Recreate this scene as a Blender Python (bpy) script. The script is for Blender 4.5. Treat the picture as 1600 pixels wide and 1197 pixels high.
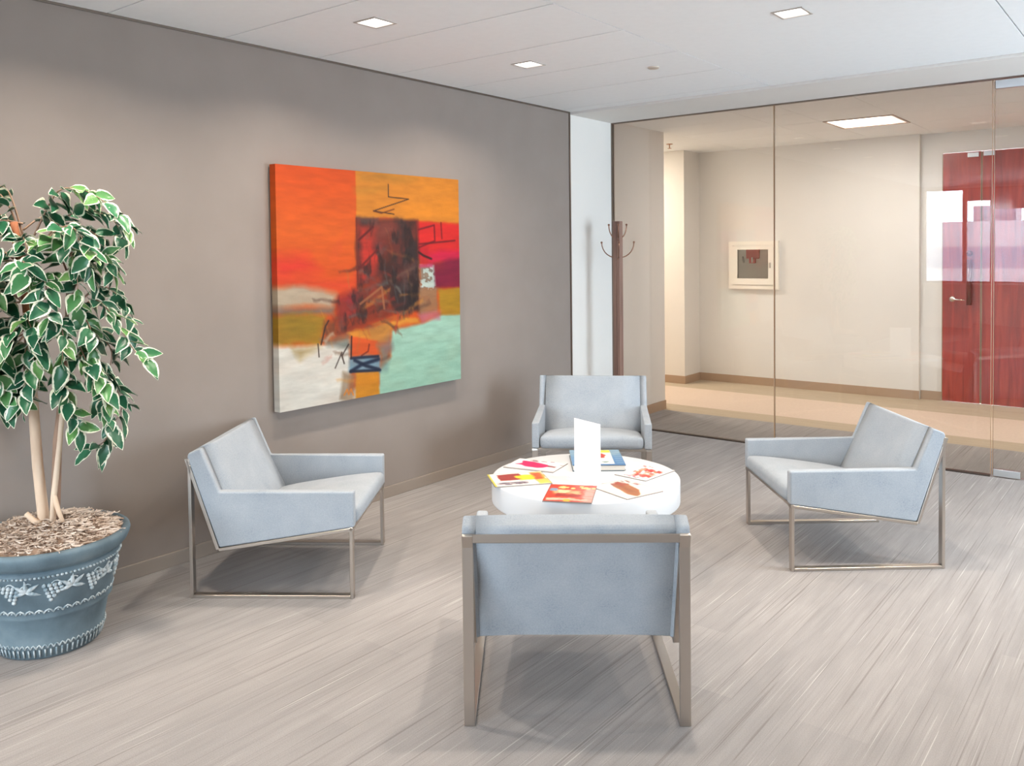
import bpy, bmesh, math, random
import numpy as np
from mathutils import Vector, Matrix
for o in list(bpy.data.objects): bpy.data.objects.remove(o)
S = bpy.context.scene
COL = S.collection
PI = math.pi

# ------------------------------------------------------------------ camera
cd = bpy.data.cameras.new('camera'); cam = bpy.data.objects.new('camera', cd); COL.objects.link(cam); S.camera = cam
YAW, PITCH, ROLL = -0.666478, -0.031473, 0.011294
fw = Vector((math.sin(YAW)*math.cos(PITCH), math.cos(YAW)*math.cos(PITCH), math.sin(PITCH)))
rt = Vector((math.cos(YAW), -math.sin(YAW), 0)); dn = fw.cross(rt)
r2 = rt*math.cos(ROLL) + dn*math.sin(ROLL); d2 = -rt*math.sin(ROLL) + dn*math.cos(ROLL)
M = Matrix((r2, -d2, -fw)).transposed().to_4x4(); M.translation = Vector((3.98, 0.0, 1.5654)); cam.matrix_world = M
cd.sensor_width = 36; cd.sensor_fit = 'HORIZONTAL'; cd.lens = 36*1333.84/1600
cd.shift_y = (433.9-598.5)/1600; cd.clip_start = 0.05; cd.clip_end = 300

# ------------------------------------------------------------------ sky, exposure
SKY = 24.0
LAMP = 14.0
w = bpy.data.worlds.new('sky'); S.world = w; w.use_nodes = True
bg = w.node_tree.nodes['Background']; bg.inputs['Color'].default_value = (0.74, 0.875, 1.0, 1); bg.inputs['Strength'].default_value = SKY
S.view_settings.view_transform = 'Standard'; S.view_settings.look = 'None'; S.view_settings.gamma = 1
S.view_settings.use_curve_mapping = False; S.view_settings.exposure = 0.17
def area(name, loc, size, power, color, rot=(0,0,0), sy=None, portal=False, spread=PI):
    l = bpy.data.lights.new(name, 'AREA'); l.shape = 'RECTANGLE'; l.size = size; l.size_y = sy or size
    l.energy = power; l.color = color; l.spread = spread
    if portal: l.cycles.is_portal = True
    o = bpy.data.objects.new(name, l); o.location = loc; o.rotation_euler = rot; COL.objects.link(o); return o
RX, RY = 6.6, -5.0          # right wall, rear (window) wall
GY, BY, H = 6.517, 9.374, 2.7   # glass partition, corridor back wall, ceiling height
area('window_portal', (2.485, RY-0.14, 1.75), 4.97, 1, (1,1,1), (PI/2,0,0), 1.8, True)

# ------------------------------------------------------------------ helpers
def lin(c): return tuple(((v/255)/12.92 if v/255 <= 0.04045 else ((v/255+0.055)/1.055)**2.4) for v in c)
def mat(name, color, rough=0.6, metal=0.0, spec=0.5, coat=0.0):
    m = bpy.data.materials.new(name); m.use_nodes = True
    b = m.node_tree.nodes['Principled BSDF']
    b.inputs['Base Color'].default_value = (*color, 1); b.inputs['Roughness'].default_value = rough
    b.inputs['Metallic'].default_value = metal; b.inputs['Specular IOR Level'].default_value = spec
    b.inputs['Coat Weight'].default_value = coat
    return m
def N(m, t, **kw):
    n = m.node_tree.nodes.new(t)
    for k, v in kw.items():
        if k in n.inputs: n.inputs[k].default_value = v
        else: setattr(n, k, v)
    return n
def L(m, a, b): m.node_tree.links.new(a, b)
def ramp(m, stops):
    r = N(m, 'ShaderNodeValToRGB'); e = r.color_ramp.elements
    while len(e) < len(stops): e.new(0.5)
    for k, (p, c) in enumerate(stops): e[k].position = p; e[k].color = (*c, 1)
    return r
def noisy(name, c1, c2, scale, rough=0.6, stretch=(1,1,1), bump=0.0, bscale=None, metal=0.0, spec=0.5, coat=0.0, lo=0.35, hi=0.65, detail=4):
    m = mat(name, c1, rough, metal, spec, coat); b = m.node_tree.nodes['Principled BSDF']
    tc = N(m, 'ShaderNodeTexCoord'); mp = N(m, 'ShaderNodeMapping'); mp.inputs['Scale'].default_value = stretch
    L(m, tc.outputs['Object'], mp.inputs['Vector'])
    n = N(m, 'ShaderNodeTexNoise', Scale=scale, Detail=detail); L(m, mp.outputs[0], n.inputs['Vector'])
    r = ramp(m, [(lo, c1), (hi, c2)]); L(m, n.outputs['Fac'], r.inputs[0]); L(m, r.outputs[0], b.inputs['Base Color'])
    if bump:
        n2 = N(m, 'ShaderNodeTexNoise', Scale=bscale or scale, Detail=3); L(m, mp.outputs[0], n2.inputs['Vector'])
        bp = N(m, 'ShaderNodeBump', Strength=bump, Distance=0.002); L(m, n2.outputs['Fac'], bp.inputs['Height']); L(m, bp.outputs[0], b.inputs['Normal'])
    return m
def glassmat(name, tint, ior=1.5, boost=0.0):
    m = bpy.data.materials.new(name); m.use_nodes = True; nt = m.node_tree; nt.nodes.clear()
    out = N(m, 'ShaderNodeOutputMaterial'); mix = N(m, 'ShaderNodeMixShader'); tr = N(m, 'ShaderNodeBsdfTransparent')
    tr.inputs[0].default_value = (*tint, 1); gl = N(m, 'ShaderNodeBsdfGlossy', Roughness=0.0); fr = N(m, 'ShaderNodeFresnel', IOR=ior)
    L(m, fr.outputs[0], mix.inputs[0]); L(m, tr.outputs[0], mix.inputs[1]); L(m, gl.outputs[0], mix.inputs[2]); L(m, mix.outputs[0], out.inputs[0])
    return m
def emit(name, color, strength):
    m = mat(name, color, 0.5); b = m.node_tree.nodes['Principled BSDF']
    b.inputs['Emission Color'].default_value = (*color, 1); b.inputs['Emission Strength'].default_value = strength
    return m
def attrmat(name, rough=0.5, coat=0.0, bump=False):
    m = mat(name, (1,1,1), rough, coat=coat); a = N(m, 'ShaderNodeVertexColor', layer_name='col')
    b = m.node_tree.nodes['Principled BSDF']; L(m, a.outputs[0], b.inputs['Base Color'])
    if bump:
        tc = N(m, 'ShaderNodeTexCoord'); n = N(m, 'ShaderNodeTexNoise', Scale=60, Detail=4); L(m, tc.outputs['Object'], n.inputs['Vector'])
        bp = N(m, 'ShaderNodeBump', Strength=0.25, Distance=0.003); L(m, n.outputs['Fac'], bp.inputs['Height']); L(m, bp.outputs[0], b.inputs['Normal'])
    return m

def link(name, me, m=None, parent=None, smooth=False, loc=None, kind=None):
    if m is not None and not me.materials: me.materials.append(m)
    if smooth: me.polygons.foreach_set('use_smooth', [True]*len(me.polygons)); me.update()
    o = bpy.data.objects.new(name, me); COL.objects.link(o)
    if parent: o.parent = parent
    if loc: o.location = loc
    if kind: o['kind'] = kind
    return o
def tome(bm, name='mesh', recalc=True):
    if recalc: bmesh.ops.recalc_face_normals(bm, faces=bm.faces[:])
    me = bpy.data.meshes.new(name); bm.to_mesh(me); bm.free(); return me
def wn(o):
    md = o.modifiers.new('wn', 'WEIGHTED_NORMAL'); md.keep_sharp = True; return o
def bevel(bm, w, seg=2, ang=0.5):
    es = [e for e in bm.edges if len(e.link_faces) == 2 and e.calc_face_angle(0) > ang]
    if es and w > 0: bmesh.ops.bevel(bm, geom=es, offset=w, segments=seg, profile=0.5, affect='EDGES', clamp_overlap=True)
def add_box(bm, a, b):
    r = bmesh.ops.create_cube(bm, size=1); s = [(b[i]-a[i]) for i in range(3)]; c = [(a[i]+b[i])/2 for i in range(3)]
    for v in r['verts']: v.co = Vector((v.co.x*s[0]+c[0], v.co.y*s[1]+c[1], v.co.z*s[2]+c[2]))
    return r['verts']
def box(name, a, b, m, parent=None, bev=0.0, kind=None, smooth=None):
    bm = bmesh.new(); add_box(bm, a, b)
    if bev: bevel(bm, bev, 2)
    o = link(name, tome(bm, name), m, parent, smooth=bool(bev) if smooth is None else smooth, kind=kind)
    if bev: wn(o)
    return o
def boxes(name, lst, m, parent=None, kind=None, bev=0):
    bm = bmesh.new()
    for a, b in lst: add_box(bm, a, b)
    if bev: bevel(bm, bev, 1)
    return link(name, tome(bm, name), m, parent, kind=kind)
def extrude_poly(pts, x0, x1):
    # polygon in (y,z), extruded along x
    bm = bmesh.new(); a = [bm.verts.new((x0, y, z)) for y, z in pts]; b = [bm.verts.new((x1, y, z)) for y, z in pts]
    n = len(pts); bm.faces.new(a); bm.faces.new(b[::-1])
    for k in range(n): bm.faces.new((a[k], b[k], b[(k+1) % n], a[(k+1) % n]))
    bmesh.ops.recalc_face_normals(bm, faces=bm.faces[:]); return bm
def tube_bm(bm, path, rad, seg=8, cap=True):
    path = [Vector(p) for p in path]; n = len(path); rings = []
    if not hasattr(rad, '__len__'): rad = [rad]*n
    up = Vector((0.13, 0.31, 0.94)).normalized(); prev = None
    for k, p in enumerate(path):
        t = (path[min(k+1, n-1)] - path[max(k-1, 0)]).normalized()
        u = (prev - t*prev.dot(t)) if prev is not None else up.cross(t)
        if u.length < 1e-5: u = t.orthogonal()
        u.normalize(); prev = u; v = t.cross(u)
        rings.append([bm.verts.new(p + (u*math.cos(2*PI*q/seg) + v*math.sin(2*PI*q/seg))*rad[k]) for q in range(seg)])
    for k in range(n-1):
        for q in range(seg): bm.faces.new((rings[k][q], rings[k][(q+1) % seg], rings[k+1][(q+1) % seg], rings[k+1][q]))
    if cap: bm.faces.new(rings[0][::-1]); bm.faces.new(rings[-1])
def tube(name, path, rad, m, parent=None, seg=10):
    bm = bmesh.new(); tube_bm(bm, path, rad, seg); return link(name, tome(bm, name), m, parent, smooth=True)
def lathe(name, prof, m, parent=None, seg=48, smooth=True, cx=0, cy=0, sharp=None):
    bm = bmesh.new(); rings = []
    for r, z in prof:
        if r < 1e-6: rings.append([bm.verts.new((cx, cy, z))])
        else: rings.append([bm.verts.new((cx+r*math.cos(2*PI*q/seg), cy+r*math.sin(2*PI*q/seg), z)) for q in range(seg)])
    for k in range(len(rings)-1):
        a, b = rings[k], rings[k+1]
        for q in range(seg):
            q2 = (q+1) % seg
            if len(a) == 1 and len(b) == 1: continue
            if len(a) == 1: bm.faces.new((a[0], b[q2], b[q]))
            elif len(b) == 1: bm.faces.new((a[q], a[q2], b[0]))
            else: bm.faces.new((a[q], a[q2], b[q2], b[q]))
    me = tome(bm, name); o = link(name, me, m, parent, smooth=smooth)
    if smooth: me.set_sharp_from_angle(angle=sharp or 0.9)
    return o
def ball_bm(bm, c, r, sub=1, sc=(1,1,1)):
    g = bmesh.ops.create_icosphere(bm, subdivisions=sub, radius=r)
    for v in g['verts']: v.co = Vector((v.co.x*sc[0], v.co.y*sc[1], v.co.z*sc[2])) + Vector(c)
def pillow(size, r, crown, cuts=12, shear=0.0):
    # rounded box with a crowned top, sheared in z along y
    bm = bmesh.new(); bmesh.ops.create_cube(bm, size=2)
    bmesh.ops.subdivide_edges(bm, edges=bm.edges[:], cuts=cuts, use_grid_fill=True)
    hx, hy, hz = (s/2 for s in size)
    for v in bm.verts:
        p = [v.co.x, v.co.y, v.co.z]; h = (hx, hy, hz); q = []
        for a in range(3):
            t = math.copysign(1-(1-abs(p[a]))**1.7, p[a]); q.append(t*h[a])
        c = [max(-(h[a]-r), min(h[a]-r, q[a])) for a in range(3)]
        d = Vector([q[a]-c[a] for a in range(3)])
        if d.length > 1e-9: d = d.normalized()*r
        x, y, z = (c[0]+d.x, c[1]+d.y, c[2]+d.z)
        if z > 0: z += crown*(1-(abs(x)/hx)**3)*(1-(abs(y)/hy)**3)
        v.co = Vector((x, y, z + shear*y))
    return bm
def empty(name, loc=(0,0,0), rz=0.0):
    o = bpy.data.objects.new(name, None); COL.objects.link(o); o.location = loc; o.rotation_euler = (0, 0, rz); o.empty_display_size = 0.1; return o
def tag(o, label, cat, group=None):
    o['label'] = label; o['category'] = cat
    if group: o['group'] = group
    return o
def st(o): o['kind'] = 'structure'; return o

# ------------------------------------------------------------------ materials
taupe = noisy('taupe_paint', lin((145,134,127)), lin((149,138,131)), 3, 0.75, bump=0.05, bscale=300, spec=0.25)
white_paint = noisy('white_paint', lin((232,229,224)), lin((235,232,227)), 2, 0.7, spec=0.25)
cream_paint = noisy('cream_paint', lin((230,226,220)), lin((233,229,223)), 2, 0.7, spec=0.25)
ceil_paint = noisy('ceiling_panel_white', lin((246,248,249)), lin((248,250,251)), 20, 0.8, spec=0.2)
seam_grey = mat('ceiling_seam_grey', lin((96,88,82)), 0.8)
base_rubber = mat('taupe_rubber_baseboard', lin((150,137,126)), 0.45)
base_tan = mat('tan_rubber_baseboard', lin((178,150,124)), 0.45)
alu = mat('bronze_aluminium', lin((120,108,98)), 0.35, 0.7)
dark_gap = mat('dark_gap', lin((60,48,42)), 0.7)
steel = mat('brushed_steel', lin((196,188,180)), 0.3, 1.0)
chrome = mat('polished_chrome', lin((225,220,214)), 0.12, 1.0)
patch_steel = mat('patch_fitting_steel', lin((205,208,210)), 0.3, 0.8)
glass = glassmat('partition_glass', (0.975, 0.975, 0.965))
clear = glassmat('clear_glass', (0.97, 0.98, 0.98))
white_gloss = mat('white_lacquer', lin((220,221,223)), 0.28, spec=0.5)
lens = emit('lamp_lens', (1.0, 0.97, 0.92), 3.0)
lens_warm = emit('troffer_lens', (1.0, 0.93, 0.83), 2.2)
def fabric_mat():
    m = mat('woven_grey_blue_fabric', (0.5,0.5,0.5), 0.95, spec=0.2); b = m.node_tree.nodes['Principled BSDF']
    tc = N(m, 'ShaderNodeTexCoord')
    n1 = N(m, 'ShaderNodeTexNoise', Scale=190, Detail=5, Roughness=0.75); L(m, tc.outputs['Object'], n1.inputs['Vector'])
    n2 = N(m, 'ShaderNodeTexNoise', Scale=9, Detail=3); L(m, tc.outputs['Object'], n2.inputs['Vector'])
    r = ramp(m, [(0.28, lin((112,124,136))), (0.45, lin((154,161,169))), (0.75, lin((175,179,184)))])
    ad = N(m, 'ShaderNodeMath', operation='MULTIPLY_ADD'); ad.inputs[1].default_value = 0.35; L(m, n2.outputs['Fac'], ad.inputs[0])
    sc = N(m, 'ShaderNodeMath', operation='MULTIPLY'); sc.inputs[1].default_value = 0.72; L(m, n1.outputs['Fac'], sc.inputs[0]); L(m, sc.outputs[0], ad.inputs[2])
    L(m, ad.outputs[0], r.inputs[0]); L(m, r.outputs[0], b.inputs['Base Color'])
    b.inputs['Sheen Weight'].default_value = 0.15
    bp = N(m, 'ShaderNodeBump', Strength=0.25, Distance=0.001); L(m, n1.outputs['Fac'], bp.inputs['Height']); L(m, bp.outputs[0], b.inputs['Normal'])
    return m
fabric = fabric_mat()
def carpet_mat(name, base, dark, light, tile=True):
    m = mat(name, base, 0.95, spec=0.15); b = m.node_tree.nodes['Principled BSDF']
    tc = N(m, 'ShaderNodeTexCoord')
    def streak(sx, sy, scale, detail=3):
        mp = N(m, 'ShaderNodeMapping'); mp.inputs['Scale'].default_value = (sx, sy, 1); L(m, tc.outputs['Object'], mp.inputs['Vector'])
        n = N(m, 'ShaderNodeTexNoise', Scale=scale, Detail=detail, Roughness=0.6); L(m, mp.outputs[0], n.inputs['Vector']); return n.outputs['Fac']
    col = ramp(m, [(0.3, tuple(0.90*v for v in base)), (0.7, tuple(1.07*v for v in base))]); L(m, streak(6, 0.7, 3.0), col.inputs[0])
    prev = col.outputs[0]
    if tile:   # planks of slightly different dye lots along the pile direction
        mp = N(m, 'ShaderNodeMapping'); mp.inputs['Rotation'].default_value = (0,0,PI/2); L(m, tc.outputs['Object'], mp.inputs['Vector'])
        bt = N(m, 'ShaderNodeTexBrick', Scale=1.0); bt.inputs['Brick Width'].default_value = 0.92; bt.inputs['Row Height'].default_value = 0.23
        bt.inputs['Mortar Size'].default_value = 0.0; bt.inputs['Color1'].default_value = (0.93,0.93,0.935,1); bt.inputs['Color2'].default_value = (1.05,1.045,1.04,1); bt.inputs['Mortar'].default_value = (0.9,0.9,0.9,1)
        L(m, mp.outputs[0], bt.inputs['Vector'])
        mx = N(m, 'ShaderNodeMixRGB', blend_type='MULTIPLY'); mx.inputs[0].default_value = 1; L(m, prev, mx.inputs[1]); L(m, bt.outputs['Color'], mx.inputs[2]); prev = mx.outputs[0]
    for (sx, sy, sc, th, c, amt) in ((30, 0.20, 3.0, (0.60,0.68), dark, 0.6), (46, 0.36, 3.3, (0.64,0.70), light, 0.65), (62, 0.5, 3.0, (0.5,0.75), dark, 0.25), (20, 0.12, 3.1, (0.64,0.67), dark, 0.5)):
        rr = ramp(m, [(th[0], (0,0,0)), (th[1], (amt,)*3)]); L(m, streak(sx, sy, sc, 2), rr.inputs[0])
        mx = N(m, 'ShaderNodeMixRGB'); L(m, rr.outputs[0], mx.inputs[0]); L(m, prev, mx.inputs[1]); mx.inputs[2].default_value = (*c, 1); prev = mx.outputs[0]
    sp = N(m, 'ShaderNodeTexNoise', Scale=260, Detail=3); L(m, tc.outputs['Object'], sp.inputs['Vector'])
    rr = ramp(m, [(0.3, (0.9,)*3), (0.7, (1.08,)*3)]); L(m, sp.outputs['Fac'], rr.inputs[0])
    mx = N(m, 'ShaderNodeMixRGB', blend_type='MULTIPLY'); mx.inputs[0].default_value = 1; L(m, prev, mx.inputs[1]); L(m, rr.outputs[0], mx.inputs[2])
    L(m, mx.outputs[0], b.inputs['Base Color'])
    bp = N(m, 'ShaderNodeBump', Strength=0.3, Distance=0.003); L(m, sp.outputs['Fac'], bp.inputs['Height']); L(m, bp.outputs[0], b.inputs['Normal'])
    return m
carpet = carpet_mat('streaked_carpet', lin((159,154,152)), lin((120,113,110)), lin((203,197,193)))
hall_carpet = noisy('hall_carpet_peach', lin((210,190,172)), lin((216,196,178)), 40, 0.9, spec=0.15, bump=0.2, bscale=200)
hall_border = noisy('hall_carpet_tan', lin((180,164,142)), lin((190,173,150)), 6, 0.9, stretch=(0.4,5,1), spec=0.15, bump=0.2, bscale=200)
def wood_mat(name, a, bb, c, rough, coat, stretch=(9,9,0.7)):
    m = mat(name, a, rough, coat=coat); b = m.node_tree.nodes['Principled BSDF']; b.inputs['Coat Roughness'].default_value = 0.06
    tc = N(m, 'ShaderNodeTexCoord'); mp = N(m, 'ShaderNodeMapping'); mp.inputs['Scale'].default_value = stretch; L(m, tc.outputs['Object'], mp.inputs['Vector'])
    n = N(m, 'ShaderNodeTexNoise', Scale=2.2, Detail=6, Distortion=0.8); L(m, mp.outputs[0], n.inputs['Vector'])
    r = ramp(m, [(0.3, a), (0.52, bb), (0.75, c)]); L(m, n.outputs['Fac'], r.inputs[0]); L(m, r.outputs[0], b.inputs['Base Color']); return m
red_wood = wood_mat('red_stained_wood', lin((128,34,22)), lin((158,48,32)), lin((182,66,44)), 0.3, 0.6)
rack_wood = wood_mat('walnut_stained_wood', lin((112,84,74)), lin((140,110,98)), lin((160,130,116)), 0.4, 0.2)

# ------------------------------------------------------------------ room shell
fl = box('floor', (-0.2, RY-0.2, -0.1), (RX+0.1, 7.42, 0.0), carpet, kind='structure')
box('floor_corridor', (-4.2, 7.74, -0.1), (RX+0.1, 8.75, 0.0), hall_carpet, kind='structure')
box('trim_1', (-4.2, 7.42, -0.1), (RX+0.1, 7.74, 0.0), hall_border, kind='structure')
box('trim_2', (-4.2, 8.75, -0.1), (RX+0.1, 9.6, 0.0), hall_border, kind='structure')
# left wall: taupe feature wall, then a white pier that runs on past the glass
box('wall_left', (-0.2, RY-0.2, 0), (0, 5.835, H-0.012), taupe, kind='structure')
pier = boxes('wall_left_pier', [((-0.2, 5.85, 0), (-0.004, 6.53, H)), ((-4.2, 6.53, 0), (-0.004, 7.475, H))], white_paint, kind='structure')
box('trim_3', (-0.2, RY, H-0.012), (0.006, 5.85, H), alu, kind='structure')
box('trim_4', (-0.2, 5.835, 0), (0.008, 5.85, H-0.012), alu, kind='structure')
bb = box('baseboard_left', (0, RY, 0), (0.012, 5.84, 0.072), base_rubber, bev=0.003, kind='structure')
box('baseboard_pier', (-0.004, 5.85, 0), (0.006, 6.50, 0.072), base_rubber, kind='structure')
box('baseboard_hall', (-0.004, 6.54, 0), (0.008, 7.475, 0.085), base_tan, kind='structure')
# corridor walls
box('wall_back', (-0.55, BY, 0), (1.872, BY+0.2, H), cream_paint, kind='structure')
box('wall_back_return', (-4.2, 8.98, 0), (-0.55, BY+0.2, H), cream_paint, kind='structure')
boxes('wall_back_recess', [((1.872, BY+0.07, 0), (2.075, BY+0.2, H)), ((2.075, BY+0.07, 2.492), (3.75, BY+0.2, H)), ((3.75, BY+0.07, 0), (RX+0.1, BY+0.2, H))], white_paint, kind='structure')
box('baseboard_back', (-0.54, BY-0.012, 0.0), (1.876, BY, 0.09), base_tan, kind='structure')
box('baseboard_return', (-4.2, 8.968, 0.0), (-0.538, 8.98, 0.09), base_tan, kind='structure')
box('baseboard_return_side', (-0.55, 8.98, 0.0), (-0.538, BY, 0.09), base_tan, kind='structure')
box('baseboard_recess', (1.876, BY+0.06, 0.0), (2.07, BY+0.07, 0.09), base_tan, kind='structure')
box('wall_hall_end', (-4.35, 7.0, 0), (-4.2, 9.5, H), cream_paint, kind='structure')
ADDED_WIN = [(4.65, 5.45), (5.5, 6.4)]   # invented openings in the right wall, unseen, added to light wall and pier
cur = RY-0.2; lst = []
for a, b in ADDED_WIN: lst += [((RX, cur, 0), (RX+0.15, a, H)), ((RX, a, 0), (RX+0.15, b, 0.3)), ((RX, a, 2.6), (RX+0.15, b, H))]; cur = b
lst.append(((RX, cur, 0), (RX+0.15, 9.6, H)))
boxes('wall_right', lst, white_paint, kind='structure')
# ceiling: dark backing, big square-edged panels with open seams
ce = box('ceiling', (-4.3, RY-0.2, H+0.012), (RX+0.15, 9.6, H+0.14), seam_grey, kind='structure')
LIGHTS = [(0.83, y) for y in (4.19, 2.935, 1.69, 0.44, -1.43, -3.31)] + [(2.48, y) for y in (4.12, 2.88, -2.5)] + [(4.12, y) for y in (5.3, 4.12, -1.43)] + [(5.6, y) for y in (4.9, -1.8)]  # unseen lamps at far right, near the glass, are added to even the floor light
HS = 0.068
def panel(x0, x1, y0, y1, g=0.0035):
    holes = [(x, y) for x, y in LIGHTS if x0 < x < x1 and y0 < y < y1]
    if x0 < 1.70 < x1 and 7 < y0+0.5 < 9: pass
    X0, X1, Y0, Y1 = x0+g, x1-g, y0+g, y1-g; lst = []
    ys = sorted(holes, key=lambda q: q[1]); cur = Y0
    for x, y in ys:
        lst.append(((X0, cur, H), (X1, y-HS, H+0.012)))
        lst.append(((X0, y-HS, H), (x-HS, y+HS, H+0.012))); lst.append(((x+HS, y-HS, H), (X1, y+HS, H+0.012))); cur = y+HS
    lst.append(((X0, cur, H), (X1, Y1, H+0.012)))
    return boxes('ceiling_panel', lst, ceil_paint, ce)
ys = [5.845-0.14]
while ys[-1] > RY: ys.append(round(ys[-1]-0.6155, 4))
ys[-1] = RY-0.15
panel(0.0, 1.69, ys[0], 5.86)
for k in range(len(ys)-1): panel(0.0, 1.69, ys[k+1], ys[k])
for x0, x1 in ((1.69, 3.285), (3.285, 4.88), (4.88, RX+0.1)): panel(x0, x1, RY-0.15, 5.86)
soff = box('ceiling_soffit', (-0.15, 5.86, H-0.02), (RX+0.1, 6.56, H+0.011), white_paint, kind='structure', bev=0.004)
# corridor ceiling tiles
tx = [-4.2, -2.6, -1.4, -0.2, 1.0-0.0, 1.4, 2.005, 3.2, 4.4, RX+0.1]; ty = [6.57, 7.22, 7.83, 8.465, 9.08, 9.58]
for i in range(len(tx)-1):
    for j in range(len(ty)-1):
        if i == 5 and j == 2: continue
        boxes('ceiling_panel', [((tx[i]+0.002, ty[j]+0.002, H), (tx[i+1]-0.002, ty[j+1]-0.002, H+0.012))], ceil_paint, ce)

# ------------------------------------------------------------------ rear wall: window band behind the viewer
boxes('wall_rear', [((0, RY-0.2, 0), (RX, RY, 0.85)), ((0, RY-0.2, 2.655), (RX, RY, H)), ((4.97, RY-0.2, 0.85), (RX, RY, 2.655))], white_paint, kind='structure')
box('trim_5', (0, RY, 0.83), (4.97, RY+0.1, 0.855), white_paint, kind='structure')
wx = [0.0, 0.71, 1.175, 1.93, 2.69, 3.45, 4.21, 4.97]
blind = noisy('blind_fabric', lin((150,135,130)), lin((158,143,138)), 60, 0.8, stretch=(1,1,6))
for k, (a, b) in enumerate(ADDED_WIN):  # added windows, never in view, bringing daylight to the left wall and pier
    wo = boxes('window_%d' % (k+11), [((RX+.03, a, 0.3), (RX+.12, a+.04, 2.6)), ((RX+.03, b-.04, 0.3), (RX+.12, b, 2.6)), ((RX+.03, a+.04, 0.3), (RX+.12, b-.04, 0.34)), ((RX+.03, a+.04, 2.56), (RX+.12, b-.04, 2.6))], alu, kind='structure')
    box('pane', (RX+.07, a+.04, .34), (RX+.076, b-.04, 2.56), clear, wo)
    area('window_portal', (RX+.14, (a+b)/2, 1.45), 2.3, 1, (1,1,1), (0, PI/2, 0), b-a, True)
drops = [0.0, 0.21, 0.38, 0.2, 0.1, 0.0, 0.3, 0.15, 0.0]
for k in range(len(wx)-1):
    x0, x1 = wx[k], wx[k+1]; t = 0.035
    wo = boxes('window_%d' % (k+1), [((x0, RY-0.12, 0.855), (x0+t, RY-0.03, 2.655)), ((x1-t, RY-0.12, 0.855), (x1, RY-0.03, 2.655)), ((x0+t, RY-0.12, 0.855), (x1-t, RY-0.03, 0.89)), ((x0+t, RY-0.12, 2.62), (x1-t, RY-0.03, 2.655))], alu, kind='structure')
    box('pane', (x0+t, RY-0.08, 0.89), (x1-t, RY-0.074, 2.62), clear, wo)
    if drops[k]: box('roller_blind', (x0+t, RY-0.055, 2.62-drops[k]), (x1-t, RY-0.05, 2.62), blind, wo)
# building across the street, seen only in the glass
bt = empty('office_building', (4.0, -36, -12)); tag(bt, 'pale grey office block across the street, mirrored in the glass', 'building')
conc = noisy('pale_concrete', lin((150,146,150)), lin((160,156,160)), 0.5, 0.8)
bandm = mat('building_glazing', lin((112,114,128)), 0.3)
box('facade', (-30, -8, 0), (30, 0, 14.8), conc, bt)
for k in range(5): box('window_band', (-30, -0.02, 2.0+2.6*k), (30, 0.02, 3.1+2.6*k), bandm, bt)
for k in range(3): box('rooftop_unit', (-9+8*k, -5, 14.8), (-7+8*k, -3, 15.7+0.2*k), bandm, bt)

# ------------------------------------------------------------------ glass partition
wg = boxes('wall_glass', [((-0.004, GY-0.018, H-0.028), (RX, GY+0.018, H-0.02)), ((-0.004, GY-0.014, 0), (2.965, GY+0.014, 0.012)), ((4.01, GY-0.014, 0), (RX, GY+0.014, 0.012)), ((-0.004, GY-0.018, 0), (0.008, GY+0.018, H-0.028))], alu, kind='structure')
def pane(x0, x1, parent, name='pane', z0=0.012, z1=H-0.028):
    o = box(name, (x0, GY-0.006, z0), (x1, GY+0.006, z1), glass, parent); return o
edge_m = mat('glass_edge_amber', lin((176,146,118)), 0.25, spec=0.8)
pane(0.008, 1.462, wg); pane(1.470, 2.965, wg); pane(4.01, RX, wg)
box('joint', (1.462, GY-0.0062, 0.012), (1.470, GY+0.0062, H-0.028), edge_m, wg)
box('glass_edge', (2.965, GY-0.006, 0.012), (2.968, GY+0.006, H-0.028), edge_m, wg)
box('bottom_seal', (0.0, GY-0.02, 0.0), (2.965, GY-0.0145, 0.008), dark_gap, wg)
dg = empty('door_1', (2.978, GY, 0)); st(dg)
def dbox(name, a, b, m, bev=0.0): 
    o = box(name, a, b, m, dg, bev); return o
dbox('pane', (0.003, -0.006, 0.012), (1.02, 0.006, H-0.04), glass)
dbox('glass_edge', (0.0, -0.006, 0.012), (0.003, 0.006, H-0.04), edge_m)
dbox('patch_fitting', (0.006, -0.016, H-0.092), (0.19, 0.016, H-0.035), patch_steel, 0.003)
dbox('patch_fitting', (0.006, -0.016, 0.008), (0.165, 0.016, 0.056), patch_steel, 0.003)
tb = bmesh.new(); tube_bm(tb, [(0.9, -0.05, 0.75), (0.9, -0.05, 1.5)], 0.012); tube_bm(tb, [(0.9, 0.0, 0.8), (0.9, -0.05, 0.8)], 0.008); tube_bm(tb, [(0.9, 0, 1.45), (0.9, -0.05, 1.45)], 0.008)
link('pull_bar', tome(tb), steel, dg, True)

# ------------------------------------------------------------------ red double doors in the corridor
dr = empty('door_2', (2.08, BY+0.09, 0)); st(dr)
def rbox(name, a, b, m, parent=dr, bev=0.0): return box(name, a, b, m, parent, bev)
lf = rbox('door_leaf', (0.0, -0.045, 0.006), (0.336, 0.0, 2.488), red_wood, dr, 0.003)
rf = rbox('door_leaf', (0.352, -0.045, 0.006), (1.665, 0.0, 2.488), red_wood, dr, 0.003)
rbox('edge_strip', (0.336, -0.047, 0.006), (0.341, -0.01, 2.488), edge_m); rbox('edge_strip', (0.347, -0.047, 0.006), (0.352, -0.01, 2.488), edge_m)
rbox('edge_strip', (-0.006, -0.047, 0.006), (0.0, -0.01, 2.488), edge_m)
rbox('door_gap', (0.341, -0.012, 0.006), (0.347, 0.0, 2.488), dark_gap)
rbox('patch_fitting', (0.22, -0.056, 2.435), (0.318, -0.045, 2.478), patch_steel, dr, 0.002)
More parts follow.
